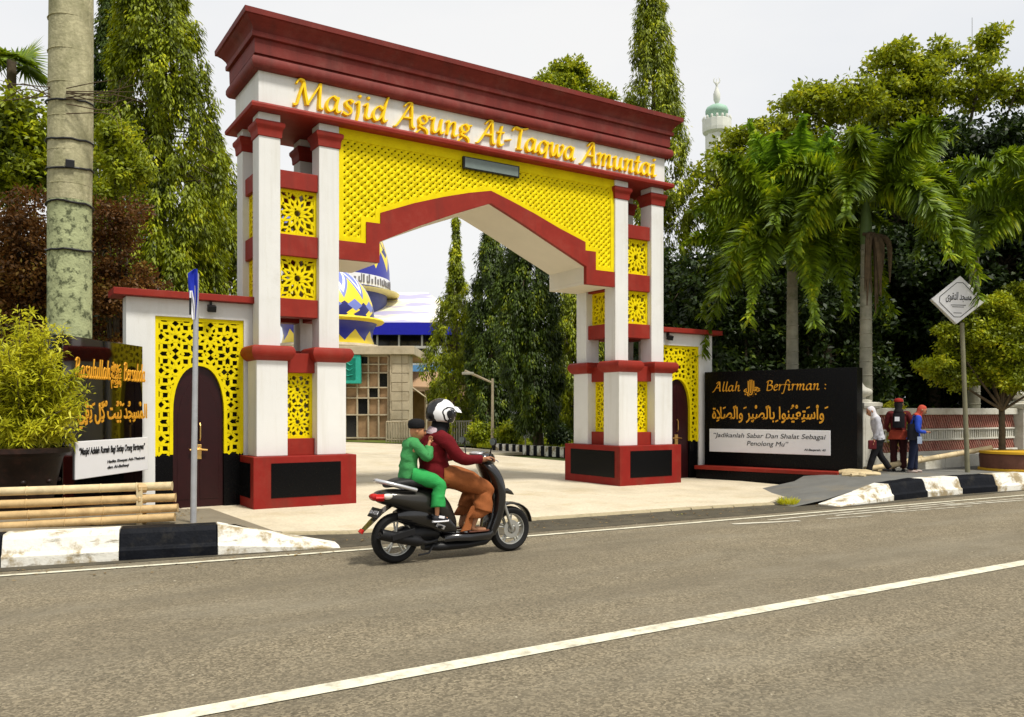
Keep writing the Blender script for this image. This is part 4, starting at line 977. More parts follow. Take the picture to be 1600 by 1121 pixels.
MB().obox(b+Vector((-.02,-.28,4.52)), (.05,0,0), (0,.02,0), (0,0,.05)).build('clamp', M['black'], rt, bevel=.005)
random.seed(3)
# dry roots or twigs bound to the trunk
tw = MB()
for k in range(14):
    s = random.choice((-1, 1)); a = b+Rv*s*.1-Fv*.27+Vector((0,0,5.3+random.uniform(-.2,.2)))
    tw.tube(catmull([a, a+Rv*s*random.uniform(.3,.6)+Vector((0,0,random.uniform(-.15,.2))), a+Rv*s*random.uniform(.6,1.1)+Vector((0,0,random.uniform(-.5,.35)))], 4), [.008,.007,.007,.006,.006,.005,.004,.003,.002], 4)
tw.build('dry_twigs', M['dry'], rt)
for k in range(9):
    an = k*.72+.3; frond(rt, b+Vector((.05,0,9.5)), (math.cos(an), math.sin(an), 0), 3.0, M['palmleaf'], .9, 1.4, ll=.6, n=70, plume=True, lw=.04)
# fan palm
fpn = thing('fan_palm', 'fan palm with stiff radiating leaves at the top left corner', 'palm', tuple(gd(20, 17, 0)))
b = gd(18, 17, 0); hc = at(18, 95, 17).z
MB().tube([b, b+Vector((0,0,hc*.5)), b+Vector((0,0,hc))], [.12,.1,.09], 10).build('trunk', M['bark'], fpn, smooth=60)
for k in range(15):
    an = k*2.4; el = -.5+1.8*((k*.618) % 1); hub = b+Vector((0,0,hc))+Vector((math.cos(an)*.25, math.sin(an)*.25, .12*el)); ax_ = Vector((math.cos(an)*math.cos(el), math.sin(an)*math.cos(el), math.sin(el))).normalized()
    u_ = ax_.cross(Vector((0,0,1))).normalized(); Ds = []; Ps = []; Ns = []
    for j in range(24):
        th = (j/23-.5)*4.2; Ps.append(hub); Ds.append(ax_*math.cos(th)+u_*math.sin(th)+Vector((0,0,-.15*abs(math.sin(th))))); Ns.append(ax_.cross(u_))
    leaf_mesh('frond', Ps, Ds, Ns, .62+.1*rng.random(24), .055, M['palmleaf'], fpn, droop=.15)
def bl2(u, v, zc, rx_, rz): return (at(u, v, zc), (rx_, rx_, rz))
broad_tree(gd(30, 16, 0), 6.2, [bl2(25,200,16,.8,.7), bl2(60,260,16,.7,.6), bl2(10,270,16,.9,.6), bl2(-50,220,16,1.2,1.0)], 'mid green tree with drooping leaves below the fan palm', M['mast'], .13, 1.3, .15, clump=.38, dens=2)
broad_tree(gd(190, 15, 0), 5.6, [bl2(178,232,15,.45,.5), bl2(205,270,15,.30,.5), bl2(165,300,15,.35,.3)], 'small bright green tree between the royal palm and the mast tree', M['lightleaf'], .09, 1.1, .08, clump=.22, dens=1.5)
broad_tree(gd(30, 13.5, 0), 4.6, [bl2(-30,370,13.5,1.0,.6), bl2(30,350,13.5,.8,.5), bl2(60,420,13.5,.9,.6), bl2(10,450,13.5,.9,.7), bl2(-60,470,13.5,1.2,.9), bl2(-60,560,13.5,1.2,.9), bl2(20,540,13.5,1.0,.8)], 'reddish brown shrub left of the royal palm trunk', M['brownleaf'], .075, 1.2, .1, dens=2, name='shrub', cat='shrub', clump=.33)
broad_tree(gd(180, 14.3, 0), 4.4, [bl2(165,390,14.3,.55,.6), bl2(205,440,14.3,.5,.55), bl2(165,480,14.3,.6,.5), bl2(190,340,14.3,.4,.35), bl2(160,560,14.3,.7,.6)], 'reddish brown shrub right of the royal palm trunk', M['brownleaf'], .075, 1.3, .1, dens=2, name='shrub', cat='shrub', clump=.3)
broad_tree(gd(60, 21, 0), 7, [(gd(60,21,3.0),(3.2,1.8,2.2)), (gd(-60,21,3.5),(3,2,2.5)), (gd(200,22,2.6),(2.6,1.6,2.2))], 'dark leafy tree closing the view behind the brown shrubs', M['darkleaf'], .19, .9, .2, clump=.6, dens=2.4)
# yellow-green bush in the glazed pot
random.seed(5)
bush = thing('potted_bush', 'yellow-green leafy bush growing in the brown glazed pot', 'bush', tuple(pc+Vector((0,0,.71))))
mb = MB(); Ps = []; Ds = []; Ns = []
for k in range(120):
    an = random.random()*2*PI; r = random.uniform(.12, .72); hh = random.uniform(.05, 1.42)*(1.20-r*.35)
    tip = pc+Vector((math.cos(an)*r*.80, math.sin(an)*r*.62, .78+hh)); 
    if k < 3: tip = pc+Rv*(.30+.1*k)+Vector((0,0,2.05-.22*k))-Fv*.1
    if 3 <= k < 7: tip = pc+Rv*(.52+.05*k)+Vector((0,0,1.02+.14*(k-3)))-Fv*.12
    root = pc+Vector((math.cos(an)*.12, math.sin(an)*.12, .70)); midp = (root+tip)/2+Vector((0,0,.12))
    st = catmull([root, midp, tip], 8); mb.tube(st, [.012-.0005*i for i in range(len(st))], 4)
    for i, p_ in enumerate(st[5:]):
        for j in range(14):
            w_ = unit(1)[0]; Ps.append(np.array(p_)+w_*.03+rng.normal(size=3)*.02); Ds.append(w_*np.array([1,1,.7])+np.array([0,0,.25])); Ns.append(unit(1)[0]*.6+np.array([0,0,1]))
mb.build('stems', M['bark'], bush)
n = len(Ps); leaf_mesh('leaves', Ps, Ds, Ns, .08+.06*rng.random(n), .020+.010*rng.random(n), M['bushleaf'], bush, droop=.25)
random.seed(9)
# ================================================================ mosque and garden seen through the arch
def zigmat(name, bands, base, nseg, diamonds=None):
    """painted dome: colour bands with zigzag edges round the axis; bands = [(z, amp, colour)] from bottom up; diamonds=(z, half height, colour)"""
    m = bpy.data.materials.new(name); m.use_nodes = True; t = m.node_tree; N = t.nodes; L = t.links; p = N['Principled BSDF']; p.inputs['Roughness'].default_value = .35
    def mt_(op, a, b=None):
        n = N.new('ShaderNodeMath'); n.operation = op
        for i, x in enumerate((a, b)):
            if x is None: continue
            if isinstance(x, (int, float)): n.inputs[i].default_value = x
            else: L.new(x, n.inputs[i])
        return n.outputs[0]
    tc = N.new('ShaderNodeTexCoord'); s = N.new('ShaderNodeSeparateXYZ'); L.new(tc.outputs['Object'], s.inputs[0])
    th = mt_('MULTIPLY', mt_('ARCTAN2', s.outputs[1], s.outputs[0]), nseg/(2*PI))
    tri = mt_('PINGPONG', th, .5)                       # 0..0.5
    cur = None; last = base
    def mix(f, a, b):
        x = N.new('ShaderNodeMix'); x.data_type = 'RGBA'; L.new(f, x.inputs[0])
        for i, c in ((6, a), (7, b)):
            if isinstance(c, tuple): x.inputs[i].default_value = c+(1,)
            else: L.new(c, x.inputs[i])
        return x.outputs[2]
    cur = base
    for z, amp, col in bands:
        f = mt_('GREATER_THAN', mt_('SUBTRACT', s.outputs[2], mt_('MULTIPLY', tri, amp*2)), z)
        cur = mix(f, cur, col)
    for z, hh, col, ph in diamonds or []:
        t2 = mt_('PINGPONG', mt_('ADD', th, ph), .5)
        f = mt_('LESS_THAN', mt_('ADD', mt_('MULTIPLY', t2, 2.6), mt_('DIVIDE', mt_('ABSOLUTE', mt_('SUBTRACT', s.outputs[2], z)), hh)), 1.0)
        cur = mix(f, cur, col)
    L.new(cur, p.inputs['Base Color']); return m
BL = (.025, .03, .30); YE = (.80, .62, .03); WH = (.72, .72, .76); LB = (.16, .20, .55); DB = (.012, .014, .14)
M['stone'] = mat('brown_cut_stone', (.30, .19, .10), .75, .3, 1.2, .5, 12, dirt=(.12,.06,.03), dirt_amt=.6, dscale=1.4)
M['palestone'] = mat('pale_dressed_stone', (.46, .39, .27), .8, .15, 2, .5, 12, dirt=(.25,.19,.11), dirt_amt=.6, dscale=1.6)
M['teal'] = mat('teal_sign_paint', (.03, .36, .27), .45, .1, 5)
M['tealdark'] = mat('dark_teal_sign_face', (.005, .16, .11), .4, .3, 5)
M['bluefascia'] = mat('deep_blue_fascia', (.012, .015, .36), .4, .1, 5)
M['skyblue'] = mat('sky_blue_awning', (.11, .27, .50), .6, .2, 5)
M['cream'] = mat('cream_wall', (.48, .46, .38), .8, .12, 2)
M['darkgap'] = mat('dark_glass_and_shade', (.012, .012, .012), .15, .3, 3, spec=.5)
M['tan'] = mat('tan_canopy', (.40, .26, .15), .75, .2, 2, dirt=(.25,.14,.08), dirt_amt=.5)
# front tower: small dome on a drum over a stone hall
hall = thing('stone_hall', 'brown stone entrance hall with a grid of pale glazing bars, seen through the arch', 'building', tuple(gd(575, 39, 0)))
c = gd(520, 42.0, 0); hw_ = 3.05
R2 = Rv.copy(); F2 = Fv.copy()
def hp(s, d, z): p = gd(585, 39.5, z)+Rv*s+Fv*d; return p
def hbox(nm, s0, s1, d0, d1, z0, z1, m, par, bevel=.02):
    a = hp((s0+s1)/2, (d0+d1)/2, (z0+z1)/2); return MB().obox(a, Rv*(s1-s0)/2, Fv*(d1-d0)/2, (0,0,(z1-z0)/2)).build(nm, m, par, bevel=bevel)
px = 39.5/1300
hbox('wall', -12, -.95, .35, 7, -.1, 4.0, M['stone'], hall)
hbox('wall', -.95, .75, .32, 7, -.1, 4.0, M['stone'], hall)
hbox('pillar', .72, 1.68, .0, 1.2, -.1, 4.1, M['palestone'], hall)
hbox('cornice', -12, 1.9, -.25, 7, 4.1, 4.5, M['palestone'], hall)
for k in range(9):
    z = .15+k*.44
    hbox('stone_block', .80+.04*(k % 2), 1.30, -.05, .02, z, z+.41, M['palestone'], hall, .01); hbox('stone_block', 1.32, 1.60+.05*(k % 2), -.045, .02, z, z+.41, M['palestone'], hall, .01)
zs_ = [.15, 1.25, 2.05, 2.55, 3.25, 3.65, 4.05]
for i, s in enumerate((-1.42, -.85, -.32, .17, .62)):
    hbox('glazing_bar', s-.035, s+.035, .18, .26, .1, 4.08, M['palestone'], hall, 0)
for z in zs_:
    hbox('glazing_bar', -1.42, .64, .165, .245, z-.03, z+.03, M['palestone'], hall, 0)
cols_ = (-1.42, -.85, -.32, .17, .62)
for i in range(4):
    for j in range(len(zs_)-1):
        hbox('pane', cols_[i]+.03, cols_[i+1]-.03, .27+.01*((i+j) % 2), .30, zs_[j]+.03, zs_[j+1]-.03, M['stone'] if (i*3+j) % 4 else M['darkgap'], hall, 0)
sg = hbox('sign', -2.4, -.62, -.20, .10, 2.72, 4.08, M['teal'], hall, .03)
hbox('sign_face', -2.3, -.86, -.22, -.19, 2.92, 3.92, M['tealdark'], sg, 0)
for k, z in enumerate((3.65, 3.4, 3.12)):
    a = [hp(-2.2+.11*i, -.235, z+.06*math.sin(i*1.7+k)*(1 if k < 2 else .3)) for i in range(12)]
    MB().tube(catmull(a, 3), .018, 4).build('lettering', M['teal'], sg)
# painted domes
def dome(name, label, base, prof, mt, n=64, extra=()):
    t = thing(name, label, 'dome', tuple(base)); 
    MB().lathe(prof, (0,0,0), n).build('shell', mt, t, smooth=40, world=False)
    for nm, pr, m_ in extra: MB().lathe(pr, (0,0,0), n).build(nm, m_, t, smooth=40, world=False)
    return t
b = gd(513, 42, 4.55)
m1 = zigmat('small_dome_paint', [(.32,.55,BL),(1.50,0,YE),(2.35,1.1,LB),(2.62,1.15,WH),(2.95,1.2,LB)], YE, 12, [(1.9,.32,DB,0),(2.05,.30,LB,.5),(1.58,.25,DB,.25)])
prof = [(2.25,0),(2.30,.2),(2.2,.6),(2.25,1.0),(2.45,1.30),(2.5,1.34),(2.48,1.42)]
R0 = 2.30
cap = [(R0*math.cos(a), 1.48+2.6*math.sin(a)) for a in [i*PI/2/14 for i in range(14)]]+[(.05,4.15),(.02,4.8)]
dome('painted_dome', 'small blue and yellow zigzag dome, nearest through the arch', b, prof+cap, m1, extra=(('rim', [(2.35,1.26),(2.72,1.30),(2.80,1.38),(2.74,1.46),(2.4,1.50)], mat('yellow_rim_paint', YE, .5)), ('parapet', [(2.3,-.1),(2.55,-.1),(2.6,.05),(2.5,.18),(2.28,.2)], M['palestone'])))
b = gd(500, 60, 0); zb = at(500, 462, 60).z
m2 = zigmat('large_dome_paint', [(.30,0,WH),(1.05,0,BL),(1.55,1.3,YE),(2.75,1.3,DB),(3.1,1.35,YE),(3.6,1.5,LB)], DB, 18, [(2.9,.35,DB,0)])
R1 = (608-500)/1300*60
capp = [(R1,0),(R1*1.0,.3),(R1*1.0,1.1)]+[(R1*(math.cos(a)**.9), 1.1+6.2*math.sin(a)) for a in [i*PI/2/16 for i in range(1,16)]]+[(.1,7.5),(.03,9)]
d2 = dome('painted_dome', 'large blue and yellow dome with a white lettered band, behind the small dome', Vector((b.x,b.y,zb)), capp, m2, 80, (('rim', [(R1*1.0,-.06),(R1*1.13,.0),(R1*1.14,.1),(R1*1.0,.14)], mat('pale_yellow_rim', (.78,.66,.25), .5)), ('drum', [(R1*.96,-1.6),(R1*.96,-.06),(R1*.9,-.06)], mat('drum_paint', (.06,.07,.22), .5))))
random.seed(4); mb = MB(); k = 0
while k < 2*PI:
    wd = random.uniform(.025, .06); h_ = random.uniform(.3, .62)
    for dz_, hh in ((.36, h_), ):
        a0 = k; mb.add([((R1+.02+e)*math.cos(a0+f), (R1+.02+e)*math.sin(a0+f), z) for e in (0,.03) for f, z in ((0,.42),(wd*.45,.42),(wd*.45,.42+hh),(0,.42+hh))], [(0,1,2,3),(4,7,6,5),(0,4,5,1),(1,5,6,2),(2,6,7,3),(3,7,4,0)])
        if random.random() < .6: mb.add([((R1+.02+e)*math.cos(a0+f), (R1+.02+e)*math.sin(a0+f), z) for e in (0,.035) for f, z in ((0,.42),(wd*1.3,.42),(wd*1.3,.54),(0,.54))], [(0,1,2,3),(4,7,6,5),(0,4,5,1),(1,5,6,2),(2,6,7,3),(3,7,4,0)])
    k += wd*1.2
o = mb.build('band_lettering', mat('grey_band_lettering', (.16,.15,.16), .6), d2, world=False)
# main roof: low painted pyramid with a blue fascia, posts and walls below
m = bpy.data.materials.new('cloud_painted_roof'); m.use_nodes = True; t_ = m.node_tree; N_ = t_.nodes; L_ = t_.links
tcn = N_.new('ShaderNodeTexCoord'); mpn = N_.new('ShaderNodeMapping'); mpn.inputs['Scale'].default_value = (.22,.22,1.6)
nn = N_.new('ShaderNodeTexNoise'); nn.inputs['Scale'].default_value = 1.0; nn.inputs['Detail'].default_value = 3
rr = N_.new('ShaderNodeValToRGB'); e = rr.color_ramp.elements; e[0].position = .38; e[0].color = (.40,.38,.55,1); e[1].position = .45; e[1].color = (.80,.75,.48,1); q_ = e.new(.54); q_.color = (.80,.79,.76,1)
L_.new(tcn.outputs['Object'], mpn.inputs[0]); L_.new(mpn.outputs[0], nn.inputs[0]); L_.new(nn.outputs[0], rr.inputs[0]); L_.new(rr.outputs[0], N_['Principled BSDF'].inputs['Base Color'])
mosque = thing('mosque', 'main mosque hall with a pale cloud-painted roof and deep blue fascia', 'mosque', tuple(gd(600, 60, 0)))
def qp(u, zc, z): return gd(u, zc, z)
f0, f1 = qp(500, 55, 0), qp(735, 55, 0); bk0, bk1 = qp(500, 75, 0)-Rv*2, qp(735, 75, 0)+Rv*2
ze = at(650, 505, 55).z; zt_ = at(650, 463, 66).z
def V3(p, z): return (p.x, p.y, z)
r0, r1 = qp(560, 64, 0), qp(668, 64, 0)
MB().add([V3(f0,ze),V3(f1,ze),V3(bk1,ze),V3(bk0,ze),V3(r0,zt_),V3(r1,zt_)], [(0,1,5,4),(1,2,5),(2,3,4,5),(3,0,4),(3,2,1,0)]).build('roof', m, mosque)
zf = at(650, 524, 55).z
MB().loft([[V3(p, z) for p in (f0-Fv*.3, f1-Fv*.3, f1-Fv*.02, f0-Fv*.02)] for z in (zf, ze)]).build('fascia', M['bluefascia'], mosque)
def fbox(nm, u0, u1, v0, v1, zc, m_, depth=.4, par=mosque):
    a, b2_ = at(u0, v0, zc), at(u1, v1, zc); c_ = (a+b2_)/2+Fv*depth/2
    return MB().obox(c_, Rv*abs((b2_-a).dot(Rv))/2, Fv*depth/2, (0,0,abs(b2_.z-a.z)/2)).build(nm, m_, par)
fbox('wall', 480, 760, 524, 700, 57.5, M['darkgap'], 1)  # dark sheet painting the shade in the openings behind the posts
fbox('wall', 590, 700, 541, 585, 54.8, M['cream'], .6)
fbox('window', 648, 666, 545, 562, 54.7, M['darkgap'], .12); fbox('window', 628, 640, 545, 562, 54.7, M['darkgap'], .12)
for u in (588, 622, 658, 695): fbox('post', u, u+2.5, 524, 541, 55.0, M['cream'], .2)
fbox('awning', 636, 770, 571, 585, 53.0, M['skyblue'], 2.0)
fbox('wall', 600, 780, 585, 690, 53.4, M['tan'], .5)
cn = thing('canopy', 'tan sloping canopy with a pale pole beside the stone hall', 'canopy', tuple(gd(668, 44, 0)))
MB().loft([[at(641,583,46), at(690,583,46), at(703,608,42), at(641,606,42)], [at(641,581,46), at(690,581,46), at(703,606,42), at(641,604,42)]]).build('roof', M['tan'], cn)
MB().tube([at(641,604,42), at(666,622,42), gd(666,42,-.05)], .06, 6).build('pole', M['palestone'], cn)
fbox('screen', 641, 663, 612, 692, 43.5, M['stone'], .3, cn)
fbox('wall', 666, 700, 612, 692, 45, M['tan'], .3, cn)
fbox('coping', 664, 705, 610, 616, 44.8, M['palestone'], .5, cn)

# garden: grass, rails, kerb, lamp, small notice
sheet('lawn', [tuple(gd(530, 38.6)[:2]), tuple(gd(745, 33.2)[:2]), tuple(gd(770, 30.6)[:2]), tuple(gd(892, 27.4)[:2]), tuple(gd(1150, 22)[:2]), tuple(gd(1700, 26)[:2]), tuple(gd(1500, 80)[:2]), tuple(gd(500, 80)[:2])], .03, mat('lawn_grass', (.10,.13,.015), .95, .35, 1.5, .8, 30, dirt=(.16,.13,.04), dirt_amt=.6, dscale=2))
P_ = unit(9000)*0; pts = []
for i in range(9000):
    u = random.uniform(745, 1000); zc = random.uniform(27.6+max(0, (892-u)*.026), 42); pts.append(tuple(gd(u, zc, .03)))
D_ = np.c_[rng.normal(size=(9000,2))*.4, np.ones(9000)]
go = leaf_mesh('grass_tufts', np.array(pts), D_, unit(9000)*.5+np.array([0,1,0]), .12+.12*rng.random(9000), .03, M['lightleaf'])
tag(go, 'short green grass on the garden lawn through the arch', 'grass', kind='stuff')
def rail(u0, z0, u1, z1, h, nb, label, mt, w=.05, g_=None):
    a, b_ = gd(u0, z0, 0), gd(u1, z1, 0); t = thing('fence', label, 'fence', tuple(a), g_); d = (b_-a)
    MB().tube([a+Vector((0,0,h)), b_+Vector((0,0,h))], .035, 6).build('top_rail', mt, t); MB().tube([a+Vector((0,0,.15)), b_+Vector((0,0,.15))], .03, 6).build('bottom_rail', mt, t)
    for k in range(nb+1):
        p_ = a+d*k/nb; MB().obox(p_+Vector((0,0,h/2)), d.normalized()*w/2, Vector((-d.y,d.x,0)).normalized()*w/2, (0,0,h/2)).build('baluster', mt, t)
rail(604, 37.5, 655, 36.5, .95, 12, 'low pale fence in front of the stone hall', M['palestone'])
rail(706, 35.0, 755, 35.2, 1.0, 13, 'low white fence right of the motorcycle rider', M['cream'])
kf = thing('kerb', 'black and white kerb along the garden', 'kerb'); kf['kind'] = 'structure'; del kf['category']
a, b_ = gd(772, 30.4, 0), gd(896, 27.0, 0); N2 = 22; d = (b_-a)
for k in range(N2):
    p_ = a+d*(k+.5)/N2; MB().obox(p_+Vector((0,0,.08)), d/N2/2*.98, Vector((-d.y,d.x,0)).normalized()*.08, (0,0,.17)).build('kerb_stone', M['kwhite'] if k % 2 else M['kblack'], kf, bevel=.01)
lamp = thing('street_lamp', 'slender pale lamp post with a long side arm in the driveway', 'lamp post', tuple(gd(769.5, 31.5, 0)))
MB().tube([gd(769.5, 31.5, -.05), gd(769.5, 31.5, 1.2), at(769.5, 592, 31.5)], [.07,.055,.045], 8).build('pole', M['palestone'], lamp, smooth=60)
MB().tube([at(770, 599, 31.5), at(750, 590, 31.5), at(726, 580, 31.4)], [.04,.05,.06], 6).build('arm', M['palestone'], lamp, smooth=60)
MB().obox(at(731, 584, 31.4), Rv*.22, Fv*.1, (0,0,.05)).build('lamp_head', M['cream'], lamp, bevel=.02)
nb_ = thing('notice_board', 'small white notice on two legs standing on the lawn', 'notice', tuple(gd(835, 30.5, 0)))
MB().obox(at(834, 676, 30.5), Rv*.37, Fv*.03, (0,0,.22)).build('panel', M['pwhite'], nb_, bevel=.01)
for k in range(3): MB().obox(at(836, 670+k*5, 30.5)-Fv*.035, Rv*(.22-.04*k), Fv*.004, (0,0,.018)).build('print_line', M['ink'], nb_)
for s in (-.3, .3): MB().box(-.02,.02,-.02,.02,0,.55).xf(Matrix.Translation(gd(834, 30.55, 0)+Rv*s)).build('leg', M['cream'], nb_)
for u, zc, lab in ((752, 33, 'round yellow-brown flower bush behind the lamp post'), (800, 31.5, 'low yellowing shrub left of the white notice'), (870, 31, 'small clipped dark shrub right of the white notice')):
    broad_tree(gd(u, zc, 0), 1.0, [(gd(u, zc, .5), (.6,.5,.45))], lab, M['lightleaf'] if u != 870 else M['darkleaf'], .12, 1.6, .03, name='shrub', cat='shrub', clump=.25)
# minaret
mn = thing('minaret', 'slender white minaret with a green dome and finial above the trees', 'minaret', tuple(gd(1120, 75, 0)))
b = gd(1120, 75, 0); zz_ = lambda v: at(1120, v, 75).z
M['minwhite'] = mat('minaret_render', (.66,.66,.60), .7, .1, 1)
M['mingreen'] = mat('green_dome_paint', (.30,.46,.36), .6, .15, 1)
MB().lathe([(1.0,0),(1.0,zz_(245)),(1.02,zz_(212))], b, 8).build('shaft', M['minwhite'], mn)
MB().lathe([(1.0,zz_(212)),(1.25,zz_(208)),(1.28,zz_(203)),(1.28,zz_(190)),(1.2,zz_(189))], b, 16).build('balcony', M['minwhite'], mn)
for k in range(16):
    a = k*PI/8; MB().ell((b.x+1.2*math.cos(a), b.y+1.2*math.sin(a), zz_(187)), (.12,.12,.2), 6, 5).build('crenel', M['minwhite'], mn)
MB().lathe([(.75,zz_(190)),(.75,zz_(183)),(1.0,zz_(178)),(1.02,zz_(174)),(.9,zz_(169)),(.55,zz_(165.5)),(.12,zz_(163))], b, 20).build('dome', M['mingreen'], mn, smooth=50)
MB().lathe([(.12,zz_(163)),(.3,zz_(157)),(.32,zz_(148)),(.16,zz_(140)),(.08,zz_(135)),(.16,zz_(132)),(.05,zz_(129)),(.03,zz_(124))], b, 10).build('finial', M['minwhite'], mn, smooth=60)
mp_ = [b+Rv*(.28*math.cos(a))+Vector((0,0,zz_(126)+.28*math.sin(a))) for a in [PI*.7+i*PI*1.6/10 for i in range(11)]]
MB().tube(mp_, [.01,.04,.05,.06,.07,.07,.07,.06,.05,.04,.01], 5).build('crescent', M['minwhite'], mn)
tag(MB().tube([at(1519, 400, 30), at(1519, 28, 30)], [.04, .012], 6).build('antenna_mast', M['galv']), 'thin antenna rod rising above the trees on the right', 'antenna')

# ================================================================ right side: fence, sign, bonsai, bamboo
M['fwhite'] = mat('weathered_white_fence_paint', (.60,.58,.50), .8, .12, 3, .4, 30, dirt=(.30,.26,.15), dirt_amt=.7, dscale=2.5)
M['fpink'] = mat('faded_red_lattice_paint', (.40,.17,.13), .8, .25, 5, .3, 30, dirt=(.5,.33,.26), dirt_amt=.7, dscale=7)
fa, fb = Vector((15.1, 10.2, 0)), Vector((20.65, 10.15, 0)); fb2 = Vector((34, 9.2, 0))
def finial_pillar(p, label, s=1.0):
    t = thing('fence_pillar', label, 'pillar', (p.x, p.y, .25))
    MB().box(p.x-.23, p.x+.23, p.y-.23, p.y+.23, .2, 1.48).build('shaft', M['fwhite'], t, bevel=.015)
    MB().box(p.x-.16, p.x+.16, p.y-.236, p.y-.228, .45, 1.30).build('panel', M['fwhite'], t, bevel=.005)
    MB().loft([rect_ring(p.x-.23, p.x+.23, p.y-.23, p.y+.23, o_, z) for o_, z in ((0,1.48),(.05,1.50),(.07,1.54),(.07,1.60),(.02,1.62))]).build('coping', M['fwhite'], t)
    MB().lathe([(.22,1.62),(.22,1.66),(.12,1.68),(.12,1.72),(.20,1.76),(.235,1.82),(.22,1.87),(.12,1.92),(.07,1.98),(.045,2.04),(.01,2.12)], (p.x, p.y, 0), 20).build('finial', M['fwhite'], t, smooth=50)
finial_pillar(Vector((14.95, 10.35, 0)), 'white gatepost with onion finial beside the black board and the people')
finial_pillar(Vector((20.75, 10.15, 0)), 'white gatepost with onion finial at the right edge')
def balu(a, b_, label):
    t = thing('fence', label, 'fence', (a.x, a.y, .25)); d = (b_-a); L = d.length; u_ = d.normalized(); n_ = Vector((-u_.y, u_.x, 0))
    def seg(nm, z0, z1, w_, m_, bv=.01): return MB().obox((a+b_)/2+Vector((0,0,(z0+z1)/2)), u_*L/2, n_*w_/2, (0,0,(z1-z0)/2)).build(nm, m_, t, bevel=bv)
    seg('footing', .2, .58, .22, M['fwhite']); seg('coping', 1.36, 1.50, .24, M['fwhite'])
    seg('rail', 1.02, 1.06, .10, M['fwhite']); seg('rail', .80, .84, .10, M['fwhite'])
    mb = MB(); n = int(L/.085)
    for k in range(n):
        for z0, z1 in ((.58,.80),(1.06,1.36)):
            for s in (-1, 1):
                p_ = a+u_*((k+.5)*L/n); dx = u_*.075*s
                e = Vector((dx.x, dx.y, (z1-z0)/2)); mb.obox(p_+Vector((0,0,(z0+z1)/2))+n_*(.012*s), e, n_*.012, e.cross(n_).normalized()*.014)
    o = mb.build('crossed_lattice', M['fpink'], t); o['kind'] = 'stuff'
    for k in range(int(L/.085)):
        p_ = a+u_*((k+.5)*.085); MB().obox(p_+Vector((0,0,.93)), u_*.020, n_*.02, (0,0,.09)).build('baluster', M['fwhite'], t)
balu(fa+Vector((.12,.1,0)), fb-Vector((.15,0,0)), 'white fence with faded red crossed lattice behind the three people')
balu(fb+Vector((.35,0,0)), Vector((30,9.6,0)), 'white fence with faded red lattice beyond the right pillar')
lw_ = thing('low_wall', 'low beige block wall between the people and the planter', 'wall', tuple(gd(1475, 16.6, .26)))
for k in range(4):
    a = Vector((16.1+.72*k, 9.72, 0)); MB().box(a.x, a.x+.70, 9.66, 9.9, .25, .52).build('block', M['fwhite'], lw_, bevel=.012)
# tilted square light box on a pole
sp = thing('tilted_sign', 'white square sign turned on its corner on a slim pole', 'sign', tuple(gd(1512, 16.0, .26)))
MB().tube([gd(1512, 16.0, .22), at(1503, 505, 16.0)], [.045,.04], 10).build('pole', mat('olive_grey_pole', (.20,.19,.12), .5, .2, 6, metal=.2), sp, smooth=60)
cs = at(1496, 470, 15.96); us = (Rv*.96-Fv*.28).normalized(); ns = Vector((us.y, -us.x, 0)); hs_ = .475
tl = math.radians(4); ua = us*math.cos(tl)-Vector((0,0,1))*math.sin(tl); va = us*math.sin(tl)+Vector((0,0,1))*math.cos(tl)
DM = [(-1,0),(0,-1),(1,0),(0,1)]
mb = MB(); mb.loft([[cs+ua*(hs_*p_[0])+va*(hs_*p_[1]*.97)+ns*d_ for p_ in DM] for d_ in (.09, -.09)]); bx_ = mb.build('box', M['pwhite'], sp, bevel=.012)
oc = []
for i in range(4):
    p_, q_2 = Vector(DM[i]), Vector(DM[(i+1) % 4]); oc += [p_.lerp(q_2, .14)*.80, p_.lerp(q_2, .86)*.80]
ln = MB()
for i in range(8):
    p_, q_2 = oc[i], oc[(i+1) % 8]; ln.tube([cs+ua*hs_*p_[0]+va*hs_*p_[1]+ns*.092, cs+ua*hs_*q_2[0]+va*hs_*q_2[1]+ns*.092], .006, 4)
ln.build('border_line', M['ink'], bx_)
MS = Matrix(((ua.x,va.x,ns.x,cs.x),(ua.y,va.y,ns.y,cs.y),(ua.z,va.z,ns.z,cs.z),(0,0,0,1)))
def onsign(txt, w_, h_, x_, y_, bold=0): return textmesh(txt, w_, h_, MS @ Matrix.Translation((x_, y_, .093)), bx_, 'lettering', M['ink'], bold=bold, ext=.002)
onsign(shape_ar('مسجد التقوى'), .44, .20, 0, .05, .01)
for y_, w_ in ((-.10,.26), (-.135,.20), (-.25,.14)):
    MB().tube([cs+ua*(-w_/2)+va*y_+ns*.092, cs+ua*(w_/2)+va*y_+ns*.092], .006, 4).build('print_line', M['ink'], bx_)
